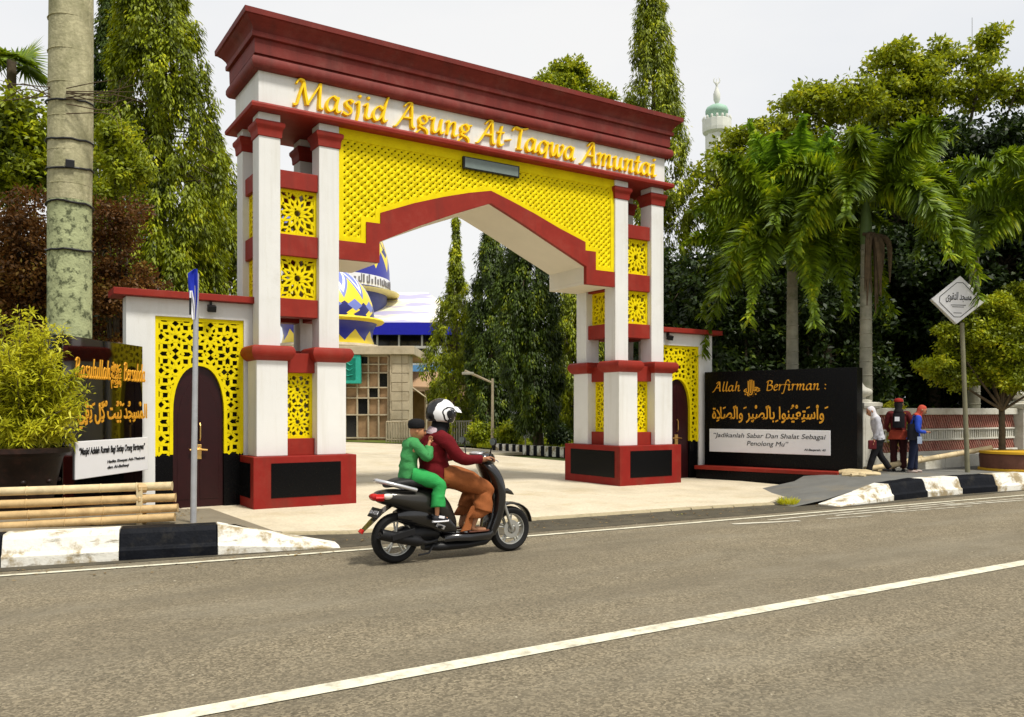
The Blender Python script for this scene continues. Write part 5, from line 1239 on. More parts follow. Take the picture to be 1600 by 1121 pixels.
# second long pole leaning along the low wall, loose bamboo at the people's feet
bl_ = thing('bamboo_pole', 'long pale bamboo pole sloping along the low wall behind the people', 'bamboo pole', tuple(gd(1420, 16.2, .3)))
bamboo((gd(1352, 16.0, .32), at(1547, 701, 16.9)), .052, M['bamboo2'], 'pole', bl_, .4)
bamboo((gd(1368, 16.1, .30), at(1440, 716, 16.5)), .06, M['bamboo2'], 'pole', bl_, .4)
lg = thing('split_log', 'short pale split logs lying on the ramp at the feet of the people', 'logs', tuple(gd(1340, 15.9, .22)))
for k, (u0, z0, u1, z1, r_, hz) in enumerate(((1311,15.9,1362,15.6,.055,.27),(1316,15.6,1352,15.35,.06,.24),(1330,15.4,1375,15.5,.05,.25),(1312,16.1,1348,16.2,.04,.25))):
    MB().tube(catmull([gd(u0,z0,hz), gd((u0+u1)/2,(z0+z1)/2+.02,hz+.02), gd(u1,z1,hz+.01)], 3), [r_*.7,r_,r_*1.1,r_,r_*.95,r_*1.05,r_*.8], 7).build('log', M['bamboo2'], lg)
# planter with the bonsai fig
pb_ = thing('planter', 'brown round planter with yellow rims under the clipped fig tree', 'planter', tuple(gd(1586, 16.4, .26)))
c = gd(1590, 16.6, .25)
MB().lathe([(.60,.0),(.66,.04),(.68,.30),(.66,.36),(.58,.36),(.56,.30)], c, 32).build('bowl', mat('brown_planter', (.13,.055,.035), .7, .25, 4, .3, 20), pb_, smooth=40)
for z in (.03, .37): MB().lathe([(.655,z-.025),(.705,z-.02),(.705,z+.025),(.655,z+.03)], c, 32).build('rim', mat('planter_rim_yellow', (.62,.36,.02), .6, .1, 4), pb_, smooth=40)
MB().lathe([(0,.31),(.58,.32),(.58,.28)], c, 24).build('soil', M['soil'], pb_)
random.seed(13)
cc_ = gd(1572, 16.8, 0)
def bb_(u, v, rx_, rz): return (at(u, v, 16.8+random.uniform(-.3,.3)), (rx_, rx_*.9, rz))
bt = broad_tree(gd(1566, 16.9, .50), 2.4, [bb_(1462,572,.34,.20), bb_(1492,592,.40,.20), bb_(1498,545,.42,.24), bb_(1540,575,.5,.28), bb_(1530,520,.42,.26), bb_(1575,545,.55,.34), bb_(1590,590,.6,.25), bb_(1556,478,.34,.24), bb_(1592,462,.36,.25), bb_(1600,510,.5,.35), bb_(1640,530,.6,.45), bb_(1640,590,.5,.25), bb_(1478,520,.22,.14), bb_(1512,490,.20,.16)],
   'clipped bright green fig tree with flat leaf pads at the right edge', M['lightleaf'], .075, 2.6, .075, clump=.20, dens=1.3)
broad_tree(gd(1392, 17.3, .2), 1.6, [(at(1398,652,17.3),(.22,.2,.35)), (at(1388,690,17.3),(.2,.2,.3))], 'narrow yellow-green shrub between the gatepost and the people', M['bushleaf'], .06, 2.8, .03, dens=1.3, name='shrub', cat='shrub', clump=.16)
# ================================================================ people
from mathutils import noise as mnoise
M['skin'] = mat('brown_skin', (.36, .17, .09), .5, .06, 6)
M['hair'] = mat('black_hair', (.010, .008, .007), .6, .2, 20)
M['eye'] = mat('dark_eye', (.012, .008, .006), .2, .05)
def clothmat(name, c, rough=.85): return mat(name, c, rough, .14, 14, .5, 90, spec=.2)
def skin_mesh(nodes, edges, root=0, sub=2):
    me = bpy.data.meshes.new('tmp'); me.from_pydata([tuple(p) for p, r in nodes], edges, [])
    o = bpy.data.objects.new('tmp', me); COL.objects.link(o)
    o.modifiers.new('s', 'SKIN'); m2 = o.modifiers.new('u', 'SUBSURF'); m2.levels = sub; m2.render_levels = sub
    sv = me.skin_vertices[0].data
    for i, (p, r) in enumerate(nodes): sv[i].radius = (r, r) if not isinstance(r, tuple) else r; sv[i].use_root = (i == root)
    dg = bpy.context.evaluated_depsgraph_get(); dg.update(); ev = bpy.data.meshes.new_from_object(o.evaluated_get(dg))
    vs = [tuple(v.co) for v in ev.vertices]; fs = [tuple(p.vertices) for p in ev.polygons]
    bpy.data.objects.remove(o); bpy.data.meshes.remove(ev); return vs, fs
def basis(f, up=(0,0,1)):
    f = Vector(f).normalized(); r = f.cross(Vector(up)).normalized(); u = r.cross(f); return f, r, u
def head_mb(mb, c, f, s=1.0, up=(0,0,1)):
    """head with brow, nose, lips, chin and ears; c = centre, f = facing"""
    f, r, u = basis(f, up); c = Vector(c); n, m = 20, 16; rings = []
    for i in range(1, m):
        t = PI*i/m; ring = []
        for j in range(n):
            a = 2*PI*j/n; x = math.sin(t)*math.cos(a); y = math.sin(t)*math.sin(a); z = -math.cos(t)
            X, Y, Z = x*.092, y*.074, z*.112
            if z < 0: Y *= 1-.34*(-z)**1.4; X *= 1-.18*(-z)**2; X += .016*(-z)*(1 if x > 0 else .2)
            if x > .75 and -.25 < z < .12: X += .012*max(0, 1-abs(y)*5)
            if x > .6 and .0 < z < .25 and .15 < abs(y) < .5: X -= .008
            if x > .6 and -.62 < z < -.42: X += .006*max(0, 1-abs(y)*3)
            ring.append(c+(f*X+r*Y+u*Z)*s)
        rings.append(ring)
    mb.loft(rings)
    q = lambda a, b, d: c+(f*a+r*b+u*d)*s
    mb.loft([[q(.086,-.010,.022), q(.086,.010,.022), q(.080,.0,.03)], [q(.105,-.015,-.022), q(.105,.015,-.022), q(.118,0,-.012)], [q(.09,-.016,-.034), q(.09,.016,-.034), q(.104,0,-.032)]])
    for sd in (-1, 1):
        e = q(-.008, .074*sd, .0); mb.loft([[e+(f*math.cos(k*PI/4)*.018+u*math.sin(k*PI/4)*.032*.95+r*sd*d_)*s for k in range(8)] for d_ in (-.006, .010, .014)])
def face_parts(par, c, f, s=1.0, up=(0,0,1)):
    f, r, u = basis(f, up); c = Vector(c)
    for sd in (-1, 1):
        e = c+(f*.082+r*.030*sd+u*.014)*s; MB().ell(e, (.012*s,)*3, 8, 6).build('eye', M['eye'], par, smooth=180)
        MB().tube([c+(f*.084+r*.014*sd+u*.036)*s, c+(f*.084+r*.034*sd+u*.040)*s, c+(f*.074+r*.050*sd+u*.034)*s], [.004*s,.005*s,.003*s], 5).build('eyebrow', M['hair'], par)
    MB().tube([c+(f*.083-r*.022-u*.052)*s, c+(f*.092-u*.050)*s, c+(f*.083+r*.022-u*.052)*s], [.003*s,.0055*s,.003*s], 5).build('lips', mat('lips', (.26,.08,.06), .4), par)
def body(name, label, J, s=1.0, loc=None, foot=True, skin=None, curl=.5):
    """one continuous body; J = joint positions (world); s = adult scale"""
    t = None; nodes = []; edges = []
    def add(p, r, par=None):
        nodes.append((Vector(p), r)); i = len(nodes)-1
        if par is not None: edges.append((par, i))
        return i
    pel = add(J['pelvis'], .105*s); ch = add(J['chest'], .100*s, pel); nk = add(J['neck'], .050*s, ch); hd = add(J['head'], .055*s, nk)
    for k in (0, 1):
        sh, el, wr, hn = (J[x][k] for x in ('shoulder', 'elbow', 'wrist', 'hand'))
        a = add(sh, .055*s, ch); b_ = add(el, .040*s, a); c_ = add(wr, .026*s, b_)
        wr, hn = Vector(wr), Vector(hn); d = (hn-wr).normalized(); pm = add(wr+d*.045*s, .024*s, c_); pm2 = add(wr+d*.085*s, .020*s, pm)
        side = d.cross(Vector((0,0,1))); side = side.normalized() if side.length > .1 else Vector((1,0,0)); nn_ = side.cross(d)
        dn = Vector((0,0,-1)) if abs(d.z) < .8 else (Fv*-1)
        for i, (off, ln) in enumerate(((-.033,.062),(-.011,.072),(.011,.068),(.033,.052))):
            r0_ = wr+d*.095*s+side*off*s; k1 = add(r0_, .010*s, pm2); k2 = add(r0_+(d*.8+dn*curl*.5).normalized()*ln*.5*s, .0092*s, k1); add(nodes[k2][0]+(d*.4+dn*curl*1.6).normalized()*ln*.5*s, .0080*s, k2)
        th = add(wr+d*.04*s+side*(.040 if k else -.040)*s, .012*s, pm); add(nodes[th][0]+(d+side*(.5 if k else -.5)+dn*.4).normalized()*.045*s, .0095*s, th)
        hp_, kn, an, to = (J[x][k] for x in ('hip', 'knee', 'ankle', 'toe'))
        a = add(hp_, .085*s, pel); b_ = add(kn, .055*s, a); mid = Vector(kn).lerp(Vector(an), .3); m_ = add(mid, .054*s, b_); c_ = add(an, .034*s, m_)
        an, to = Vector(an), Vector(to); dd = (to-an); dd.z = 0; dd.normalize()
        hl = add(an+Vector((0,0,-.045*s))-dd*.02*s, .034*s, c_); b2_ = add(Vector((to.x, to.y, an.z-.058*s))-dd*.07*s, .030*s, hl); add(Vector((to.x, to.y, an.z-.064*s)), .020*s, b2_)
    vs, fs = skin_mesh(nodes, edges); mb = MB().add(vs, fs); head_mb(mb, J['head'], J['face'], s*J.get('hs', 1), J.get('up', (0,0,1)))
    return mb
def limb(mb, pts, rs, n=20, k=9):
    P = catmull(pts, k); m = len(P)-1; R = []
    for i in range(m+1):
        f = i/m*(len(rs)-1); a = min(int(f), len(rs)-2); R.append(rs[a]+(rs[a+1]-rs[a])*(f-a))
    return mb.tube(P, R, n)
def wrinkle(mb, amp=.008, sc=14, seed=0):
    def fold(p):
        p = Vector(p); q = Vector((p.x*sc*.9, p.y*sc*.9, p.z*sc*1.7)); a = mnoise.noise_vector(q+Vector((seed,0,0))); r = mnoise.ridged_multi_fractal(q*.8+Vector((seed,9,0)), 1.0, 2.0, 3, .9, 2.0)
        return tuple(p+a*amp*1.2+a.normalized()*(r-1.0)*amp*.7)
    mb.v = [fold(p) for p in mb.v]; return mb
def torso(mb, rows, lat, n=34, k=9):
    """rows: (centre, half width, half depth); lat = sideways unit vector"""
    C_ = catmull([r[0] for r in rows], k); W_ = catmull([(r[1], r[2], 0) for r in rows], k); rings = []
    lat = Vector(lat).normalized()
    for i, c in enumerate(C_):
        d = (C_[min(i+1, len(C_)-1)]-C_[max(i-1, 0)]).normalized(); fw = d.cross(lat).normalized()
        rings.append(superring(c, lat*W_[i][0], fw*W_[i][1], n, 2.3))
    return mb.loft(rings)

# ---------------------------------------------------------------- the three people on the right pavement
def stander(base, f, H, label, cols, pose, extras):
    """base = point on the ground between the feet; f = facing; H = height; pose = dict of local (forward, right, up) joints in units of H"""
    f = Vector(f).normalized(); r = f.cross(Vector((0,0,1))); g = Vector(base)
    q = lambda a, b_, c_: g+(f*a+r*b_+Vector((0,0,c_)))*H
    J = {k: ([q(*x) for x in v] if isinstance(v, list) else q(*v)) for k, v in pose.items() if k not in ('face', 'up')}
    J['face'] = f*pose['face'][0]+r*pose['face'][1]+Vector((0,0,pose['face'][2])); J['hs'] = 1.12
    s = H/1.68
    t = thing('person', label, 'person', tuple(base), 'people walking on the right pavement')
    body('body', '', J, s).build('body', M['skin'], t, smooth=180)
    face_parts(t, J['head'], J['face'], s*1.12)
    sh = MB(); lean = J['chest']-J['pelvis']
    hem = J['pelvis']-Vector((0,0,cols.get('hem', .02)*H))
    torso(sh, [(hem, .115*H*.95, .080*H), (J['pelvis'].lerp(J['chest'], .35), .098*H, .068*H), (J['chest'], .105*H, .072*H), (J['chest'].lerp(J['neck'], .6), .10*H, .055*H), (J['neck']-Vector((0,0,.01*H)), .036*H, .036*H)], r)
    for k in (0, 1): limb(sh, [J['chest'].lerp(J['shoulder'][k], .5), J['shoulder'][k], J['elbow'][k], J['wrist'][k]], [.05*H, .043*H, .032*H, .024*H])
    wrinkle(sh, .008, 14, H*7).build('shirt', cols['shirt'], t, smooth=180)
    tr = MB(); torso(tr, [(J['pelvis']+Vector((0,0,.03*H)), .092*H, .065*H), (J['pelvis']-Vector((0,0,.04*H)), .095*H, .07*H)], r)
    for k in (0, 1): limb(tr, [J['pelvis'].lerp(J['hip'][k], .8), J['hip'][k].lerp(J['knee'][k], .3), J['knee'][k], J['ankle'][k]+Vector((0,0,.0))], [.064*H, .060*H, .046*H, .040*H])
    wrinkle(tr, .008, 12, H*3).build('trousers', cols['trousers'], t, smooth=180)
    for k in (0, 1):
        a = J['ankle'][k]; b_ = J['toe'][k]; d = (b_-a); d.z = 0; d.normalize(); c0_ = Vector((a.x, a.y, a.z-.028*H))
        so_ = MB().loft([superring(c0_-d*.022*H+d*x*H, d.cross(Vector((0,0,1)))*w_*H, Vector((0,0,h_*H)), 10) for x, w_, h_ in ((-.012,.012,.012),(.0,.024,.024),(.05,.026,.022),(.09,.028,.018),(.115,.020,.012),(.12,.006,.006))])
        so_.build('shoe', cols['shoe'], t, smooth=180)
    extras(t, J, q, H, f, r); return t
STAND = dict(pelvis=(0,0,.52), chest=(.01,0,.72), neck=(.02,0,.83), head=(.035,0,.915), face=(1,0,-.15),
    shoulder=[(.01,-.11,.785),(.01,.11,.785)], elbow=[(-.01,-.135,.62),(-.01,.135,.62)], wrist=[(.06,-.12,.49),(.06,.12,.49)], hand=[(.08,-.12,.42),(.08,.12,.42)],
    hip=[(0,-.055,.50),(0,.055,.50)], knee=[(.02,-.06,.28),(.02,.06,.28)], ankle=[(0,-.06,.045),(0,.06,.045)], toe=[(.1,-.065,.02),(.1,.065,.02)])
def P_of(**k): d = dict(STAND); d.update(k); return d
def veil(t, J, H, m_, ln=.10):
    f = J['face'].normalized(); c = J['head']; f, r, u = basis(f); rings = []
    for z, w_, d_ in ((.075,.010,.012),(.070,.030,.036),(.05,.046,.056),(.015,.053,.062),(-.02,.052,.058),(-.055,.045,.050),(-.085,.060,.060),(-.085-ln,.085,.075)):
        rings.append(superring(c-f*.010*H+u*z*H, r*w_*H, f*d_*H*.93, 16))
    mb = MB().loft(rings); wrinkle(mb, .006, 18); mb.build('head_scarf', m_, t, smooth=180)
# 1: striding to the left with a maroon bag
def ex1(t, J, q, H, f, r):
    veil(t, J, H, clothmat('white_head_cloth', (.60,.58,.60)), .03)
    MB().obox(q(.13,-.12,.42), f*.055*H, r*.03*H, (0,0,.065*H)).build('bag', clothmat('maroon_bag', (.10,.012,.015)), t, bevel=.02)
    MB().tube([q(.12,-.12,.50), q(.10,-.12,.56), q(.14,-.12,.50)], .006, 5).build('bag_strap', M['black'], t)
left = -Rv
p1c = gd(1374, 15.75, .262)
stander(p1c, left*.95+Fv*.15, 1.30, 'person in pale grey shirt and black trousers striding left with a maroon bag', dict(shirt=clothmat('pale_grey_shirt', (.42,.42,.46)), trousers=clothmat('black_trousers', (.008,.008,.010)), shoe=M['black'], hem=.02),
    P_of(pelvis=(0,0,.51), chest=(.045,0,.71), neck=(.075,0,.82), head=(.115,0,.90), face=(1,.05,-.45), shoulder=[(.05,-.11,.78),(.05,.11,.78)], elbow=[(.06,-.14,.62),(-.03,.14,.63)], wrist=[(.10,-.13,.50),(-.02,.13,.49)], hand=[(.12,-.13,.44),(-.01,.13,.42)],
      hip=[(0,-.05,.5),(0,.05,.5)], knee=[(.09,-.05,.28),(-.02,.05,.28)], ankle=[(.16,-.05,.045),(-.15,.05,.075)], toe=[(.26,-.05,.03),(-.07,.05,.03)]), ex1)
def ex2(t, J, q, H, f, r):
    veil(t, J, H, clothmat('black_hood', (.012,.010,.010)), .06)
    c = J['head']+Vector((0,0,.044*H)); MB().lathe([(.060*H,-.006*H),(.062*H,.0),(.058*H,.025*H),(.038*H,.042*H),(.006,.048*H)], c-f*.012, 18).build('cap', clothmat('dark_red_cap', (.28,.02,.015)), t, smooth=60)
    mb = MB(); torso(mb, [(J['pelvis']-Vector((0,0,.08*H)), .135*H, .105*H), (J['pelvis'], .118*H, .09*H), (J['pelvis']+Vector((0,0,.05*H)), .104*H, .078*H)], r); wrinkle(mb, .01, 10).build('tunic_skirt', clothmat('brick_red_tunic', (.33,.05,.025)), t, smooth=180)
    bp = q(-.10,0,.70); MB().loft([superring(bp+Vector((0,0,z*H)), r*.075*H, f*.045*H*(1-.2*abs(z)*8), 14, 3) for z in (-.10,-.08,.0,.07,.10)]).build('backpack', clothmat('black_backpack', (.012,.010,.012)), t, smooth=50)
    MB().obox(q(-.148,-.02,.72), r*.03*H, f*.004, (0,0,.03*H)).build('bag_patch', M['pwhite'], t)
    MB().tube([q(-.05,.08,.80), q(.03,.09,.78), q(.06,.08,.66)], .012, 5).build('strap', clothmat('orange_strap', (.45,.22,.02)), t)
stander(gd(1404, 16.25, .264), Fv*.9+Rv*.4, 1.42, 'person in brick red tunic, black backpack and dark red cap, seen from behind', dict(shirt=clothmat('dark_red_top', (.10,.012,.012)), trousers=clothmat('dark_maroon_trousers', (.035,.008,.008)), shoe=M['black'], hem=.0), P_of(elbow=[(.02,-.15,.63),(.02,.16,.62)], wrist=[(.10,-.12,.55),(.12,.13,.54)], hand=[(.15,-.10,.53),(.17,.10,.52)]), ex2)
def ex3(t, J, q, H, f, r):
    veil(t, J, H, clothmat('orange_red_head_scarf', (.45,.07,.04)), .02)
    mb = MB(); torso(mb, [(J['pelvis']-Vector((0,0,.035*H)), .125*H, .105*H), (J['pelvis'], .112*H, .088*H), (J['pelvis']+Vector((0,0,.06*H)), .10*H, .076*H)], r); wrinkle(mb, .01, 10).build('tunic_skirt', clothmat('blue_tunic', (.025,.07,.36)), t, smooth=180)
    bp = q(-.03,.115,.60); MB().loft([superring(bp+Vector((0,0,z*H)), r*.04*H, f*.075*H, 14, 3) for z in (-.13,-.11,.0,.07,.10)]).build('shoulder_bag', clothmat('black_shoulder_bag', (.010,.010,.014)), t, smooth=50)
    MB().tube([q(-.03,.12,.70), q(.0,.05,.80), q(.03,-.06,.80), q(.05,-.05,.72)], .012, 5).build('strap', M['black'], t)
    MB().obox(q(.05,.16,.47), f*.03*H, r*.012*H, (0,0,.05*H)).build('print_patch', clothmat('pale_blue_print', (.35,.42,.55)), t)
stander(gd(1428, 15.95, .264), Rv*.8-Fv*.25, 1.33, 'person in bright blue tunic and orange-red head scarf, rightmost of the three', dict(shirt=clothmat('bright_blue_top', (.020,.06,.40)), trousers=clothmat('dark_blue_trousers', (.010,.014,.035)), shoe=mat('pale_shoe', (.4,.32,.28), .6), hem=.0),
    P_of(chest=(.03,0,.715), neck=(.06,0,.82), head=(.105,0,.895), face=(1,0,-.55), shoulder=[(.04,-.11,.78),(.04,.11,.78)], elbow=[(.03,-.15,.62),(.03,.15,.62)], wrist=[(.13,-.08,.58),(.13,.08,.58)], hand=[(.19,-.05,.59),(.19,.05,.59)], knee=[(.02,-.06,.28),(-.03,.06,.28)], ankle=[(.02,-.06,.045),(-.06,.06,.045)], toe=[(.12,-.065,.02),(.04,.065,.02)]), ex3)

# ================================================================ motor scooter
S0 = Vector((3.42, 7.47, ZR))
sc_ = thing('motor_scooter', 'black motor scooter carrying a woman and a child past the gate', 'motor scooter', tuple(S0))
W_ = lambda x, y, z: S0+Vector((x, y, z))
M['sblack'] = mat('black_scooter_paint', (.008, .008, .009), .22, .1, 5, spec=.5, coat=.5)
M['sgrey'] = mat('dark_bronze_paint', (.032, .030, .026), .3, .1, 5, metal=.5, coat=.4)
M['rubber'] = mat('tyre_rubber', (.010, .010, .010), .8, .2, 30, .3, 60)
M['alloy'] = mat('cast_alloy', (.42, .42, .39), .4, .15, 20, metal=.7)
M['chrome'] = mat('silver_trim', (.62, .62, .64), .25, .05, 10, metal=.6)
M['redlens'] = mat('red_tail_lens', (.45, .01, .008), .2, .1)
M['clearlens'] = mat('clear_lens', (.65, .62, .55), .15, .05)
M['vinyl'] = mat('black_seat_vinyl', (.014, .014, .014), .5, .1, 10, .3, 120)
def wheel(cx, R, nm, par, spokes):
    w = MB().lathe([(R-.075,-.042),(R-.06,-.05),(R-.03,-.056),(R-.010,-.040),(R,-.015),(R,.015),(R-.010,.040),(R-.03,.056),(R-.06,.05),(R-.075,.042)], W_(cx,0,R), 40, 'y', False).build(nm, M['rubber'], par, smooth=50)
    mb = MB().lathe([(R-.074,-.036),(R-.066,-.044),(R-.082,-.040),(R-.090,-.02),(R-.090,.02),(R-.082,.040),(R-.066,.044),(R-.074,.036)], W_(cx,0,R), 40, 'y', False)
    mb.build('rim', M['alloy'], w, smooth=50)
    c = W_(cx,0,R)
    for k in range(spokes):
        a = 2*PI*k/spokes+.3; mb = MB()
        for da in (-.13, .13):
            p0 = c+Vector((math.cos(a)*.035, -.01, math.sin(a)*.035)); p1 = c+Vector((math.cos(a+da)*(R-.082), -.012, math.sin(a+da)*(R-.082)))
            mb.tube([p0, p1], [.013, .009], 6)
        mb.build('spoke', M['alloy'], w)
    MB().lathe([(.01,-.05),(.035,-.045),(.04,-.02),(.04,.02),(.035,.045),(.01,.05)], c, 16, 'y').build('hub', M['alloy'], w, smooth=40)
    return w
wr_ = wheel(0, .245, 'wheel', sc_, 5); wf_ = wheel(1.32, .238, 'wheel', sc_, 5)
c = W_(1.32, -.05, .238)
MB().lathe([(.05,-.002),(.095,-.002),(.095,.002),(.05,.002)], c, 28, 'y', False).build('brake_disc', M['alloy'], wf_)
def sloft(st, e=2.4, n=20, k=4):
    """body panel along x: (x, z centre, half width, half height)"""
    Q = catmull([(a, b_, 0) for a, b_, c_, d_ in st], k); H_ = catmull([(c_, d_, 0) for a, b_, c_, d_ in st], k)
    return MB().loft([superring(W_(p.x, 0, p.y), Vector((0, max(h.x, .004), 0)), Vector((0,0,max(h.y, .004))), n, e) for p, h in zip(Q, H_)])
sloft([(-.235,.665,.03,.02),(-.17,.655,.10,.06),(-.05,.64,.145,.085),(.10,.61,.165,.11),(.28,.58,.17,.14),(.44,.53,.155,.165),(.56,.44,.12,.15),(.63,.34,.10,.10)]).build('body_panel', M['sgrey'], sc_, smooth=60)
sloft([(.0,.46,.07,.05),(.12,.46,.13,.10),(.30,.44,.14,.13),(.50,.38,.13,.14),(.62,.30,.12,.08)]).build('under_panel', M['sblack'], sc_, smooth=60)
sloft([(-.10,.765,.08,.025),(.0,.785,.125,.04),(.14,.785,.14,.048),(.30,.76,.14,.045),(.46,.745,.13,.045),(.60,.735,.09,.035),(.64,.73,.04,.02)], 2.8).build('seat', M['vinyl'], sc_, smooth=60)
MB().tube(catmull([W_(.16,-.15,.715), W_(.0,-.15,.76), W_(-.15,-.10,.80), W_(-.20,0,.815), W_(-.15,.10,.80), W_(.0,.15,.76), W_(.16,.15,.715)], 5), .019, 8).build('grab_rail', M['chrome'], sc_, smooth=60)
MB().loft([superring(W_(-.205,-.085,.655)+Vector((d_*.06,-d_*.02,0)), Vector((.03,.06,0)), Vector((0,0,.035)), 12) for d_ in (-.4,.8)]).build('tail_light', M['redlens'], sc_, smooth=40)
MB().ell(W_(-.215,0,.655), (.045,.10,.038), 14, 8).build('tail_light', M['redlens'], sc_, smooth=180)
for sd in (-1, 1):
    MB().ell(W_(-.13,sd*.115,.665), (.055,.03,.03), 12, 8).build('indicator', M['clearlens'], sc_, smooth=180)
rm = MB().loft([[W_(x,-w_,z), W_(x,w_,z), W_(x+.014,w_,z+.012), W_(x+.014,-w_,z+.012)] for x, z, w_ in ((-.06,.56,.07),(-.16,.50,.075),(-.25,.42,.07),(-.335,.345,.055),(-.36,.325,.04))]).build('rear_mudguard', M['sblack'], sc_)
MB().obox(W_(-.352,0,.335), (.008,0,-.01), (0,.035,0), (.012,0,.014)).build('reflector', M['redlens'], rm)
pl_ = MB().obox(W_(-.215,-.012,.505), (0,.115,0), Vector((.08,0,.12)).normalized()*.05, (.006,0,-.004)).build('number_plate', M['ink'], sc_)
nx_ = Vector((-.12,0,.08)).normalized(); up_ = Vector((.08,0,.12)).normalized(); ry_ = Vector((0,-1,0))
o_ = W_(-.215,-.012,.505)+nx_*.010
textmesh('DA 4127 A', .19, .040, Matrix(((ry_.x,up_.x,nx_.x,o_.x),(ry_.y,up_.y,nx_.y,o_.y),(ry_.z,up_.z,nx_.z,o_.z),(0,0,0,1))), pl_, 'plate_number', M['pwhite'], bold=.01, ext=.001)
# engine, exhaust, stand
mb = MB(); mb.loft([superring(W_(x,.03,z), (0,hw,0), (0,0,hh), 12, 3) for x, z, hw, hh in ((-.03,.25,.05,.05),(.10,.27,.09,.08),(.30,.27,.11,.09),(.45,.26,.10,.07),(.50,.26,.05,.04))])
mb.build('engine', M['black'], sc_, smooth=50)
MB().tube(catmull([W_(.42,-.08,.20), W_(.28,-.12,.19), W_(.16,-.135,.22), W_(-.05,-.14,.27), W_(-.20,-.14,.31), W_(-.215,-.14,.315)], 4), [.018,.018,.018,.018,.02,.022,.03,.05,.055,.055,.055,.055,.055,.055,.055,.055,.055,.052,.048,.035,.02], 14).build('exhaust', M['black'], sc_, smooth=50)
MB().obox(W_(.0,-.198,.30), (.12,0,.024), (0,.004,0), (-.006,0,.03)).build('heat_shield', M['black'], sc_, bevel=.004)
MB().obox(W_(.42,-.155,.345), (.045,0,-.02), (0,.006,0), (.01,0,.018)).build('trim_plate', M['chrome'], sc_, bevel=.005)
MB().tube([W_(.38,-.08,.16), W_(.30,-.14,.09), W_(.18,-.15,.08)], .010, 6).build('side_stand', M['black'], sc_)
for sd in (-1, 1): MB().tube([W_(.40,sd*.12,.34), W_(.40,sd*.22,.345)], .014, 8).build('footpeg', M['black'], sc_)
# floor, belly, leg shield, front
MB().loft([superring(W_(x,0,z), (0,hw,0), (0,0,hh), 14, 4) for x, z, hw, hh in ((.50,.20,.10,.04),(.60,.215,.155,.045),(.80,.205,.165,.05),(1.0,.205,.155,.05),(1.10,.26,.12,.05),(1.13,.32,.09,.05))]).build('floorboard', M['sblack'], sc_, smooth=50)
MB().loft([superring(W_(x,0,z), (0,hw,0), (0,0,hh), 12, 3) for x, z, hw, hh in ((.30,.13,.05,.03),(.45,.125,.09,.045),(.75,.12,.10,.04),(1.0,.135,.08,.04),(1.08,.17,.05,.03))]).build('belly_cover', M['black'], sc_, smooth=50)
st = [(.20,1.04,.06,.13),(.34,1.09,.065,.165),(.50,1.125,.07,.185),(.64,1.13,.075,.19),(.78,1.10,.08,.18),(.88,1.05,.085,.15),(.95,1.00,.07,.10)]
Q = catmull([(a, b_, 0) for a, b_, c_, d_ in st], 4); H_ = catmull([(c_, d_, 0) for a, b_, c_, d_ in st], 4)
MB().loft([superring(W_(p.y-.0,0,p.x), (h.x,0,0), (0,h.y,0), 20, 2.6) for p, h in zip(Q, H_)]).build('leg_shield', M['sblack'], sc_, smooth=60)
MB().loft([superring(W_(p.y+.045,0,p.x), (h.x*.75,0,0), (0,h.y*.55,0), 16, 2.4) for p, h in zip(Q[4:], H_[4:])]).build('front_cover', M['sgrey'], sc_, smooth=60)
for sd in (-1, 1):
    MB().loft([superring(W_(x,sd*y,z), (0,.012,0), (0,0,hh), 8) for x, y, z, hh in ((1.12,.17,.66,.02),(1.20,.16,.655,.03),(1.27,.13,.63,.02),(1.31,.10,.61,.006))]).build('front_indicator', M['sgrey'], sc_, smooth=60)
    MB().tube([W_(1.20,sd*.062,.56), W_(1.32,sd*.062,.238)], [.020,.017], 8).build('fork', M['alloy'], sc_, smooth=60)
rings = []
for k in range(13):
    a = math.radians(150-k*11.5); r_ = .272+(.012 if k < 3 else 0); c = W_(1.32+r_*math.cos(a), 0, .238+r_*math.sin(a)); up2 = Vector((math.cos(a),0,math.sin(a))); wd = .072*(1-.5*max(0,(k-9)/3)); rings.append(superring(c, (0,wd,0), up2*.014, 12, 2.2))
MB().loft(rings).build('front_mudguard', M['sgrey'], sc_, smooth=60)
MB().tube([W_(1.00,0,.90), W_(.95,0,1.0)], .04, 10).build('steering_column', M['sblack'], sc_, smooth=60)
MB().loft([superring(W_(x,0,z), (0,hw,0), (.3*hh,0,hh), 16, 2.4) for x, z, hw, hh in ((.84,1.00,.07,.02),(.90,1.005,.16,.045),(.97,1.0,.17,.07),(1.04,.985,.13,.075),(1.09,.97,.08,.06),(1.11,.965,.03,.03))]).build('handlebar_cover', M['sblack'], sc_, smooth=60)
MB().ell(W_(1.075,0,.965), (.05,.085,.06), 16, 10).build('headlight', M['clearlens'], sc_, smooth=180)
MB().ell(W_(.92,0,1.045), (.07,.10,.022), 16, 8).build('instrument_cover', M['chrome'], sc_, smooth=180)
MB().tube([W_(.88,-.36,1.0), W_(.93,-.2,1.01), W_(.95,0,1.0), W_(.93,.2,1.01), W_(.88,.36,1.0)], .013, 8).build('handlebar', M['black'], sc_, smooth=60)
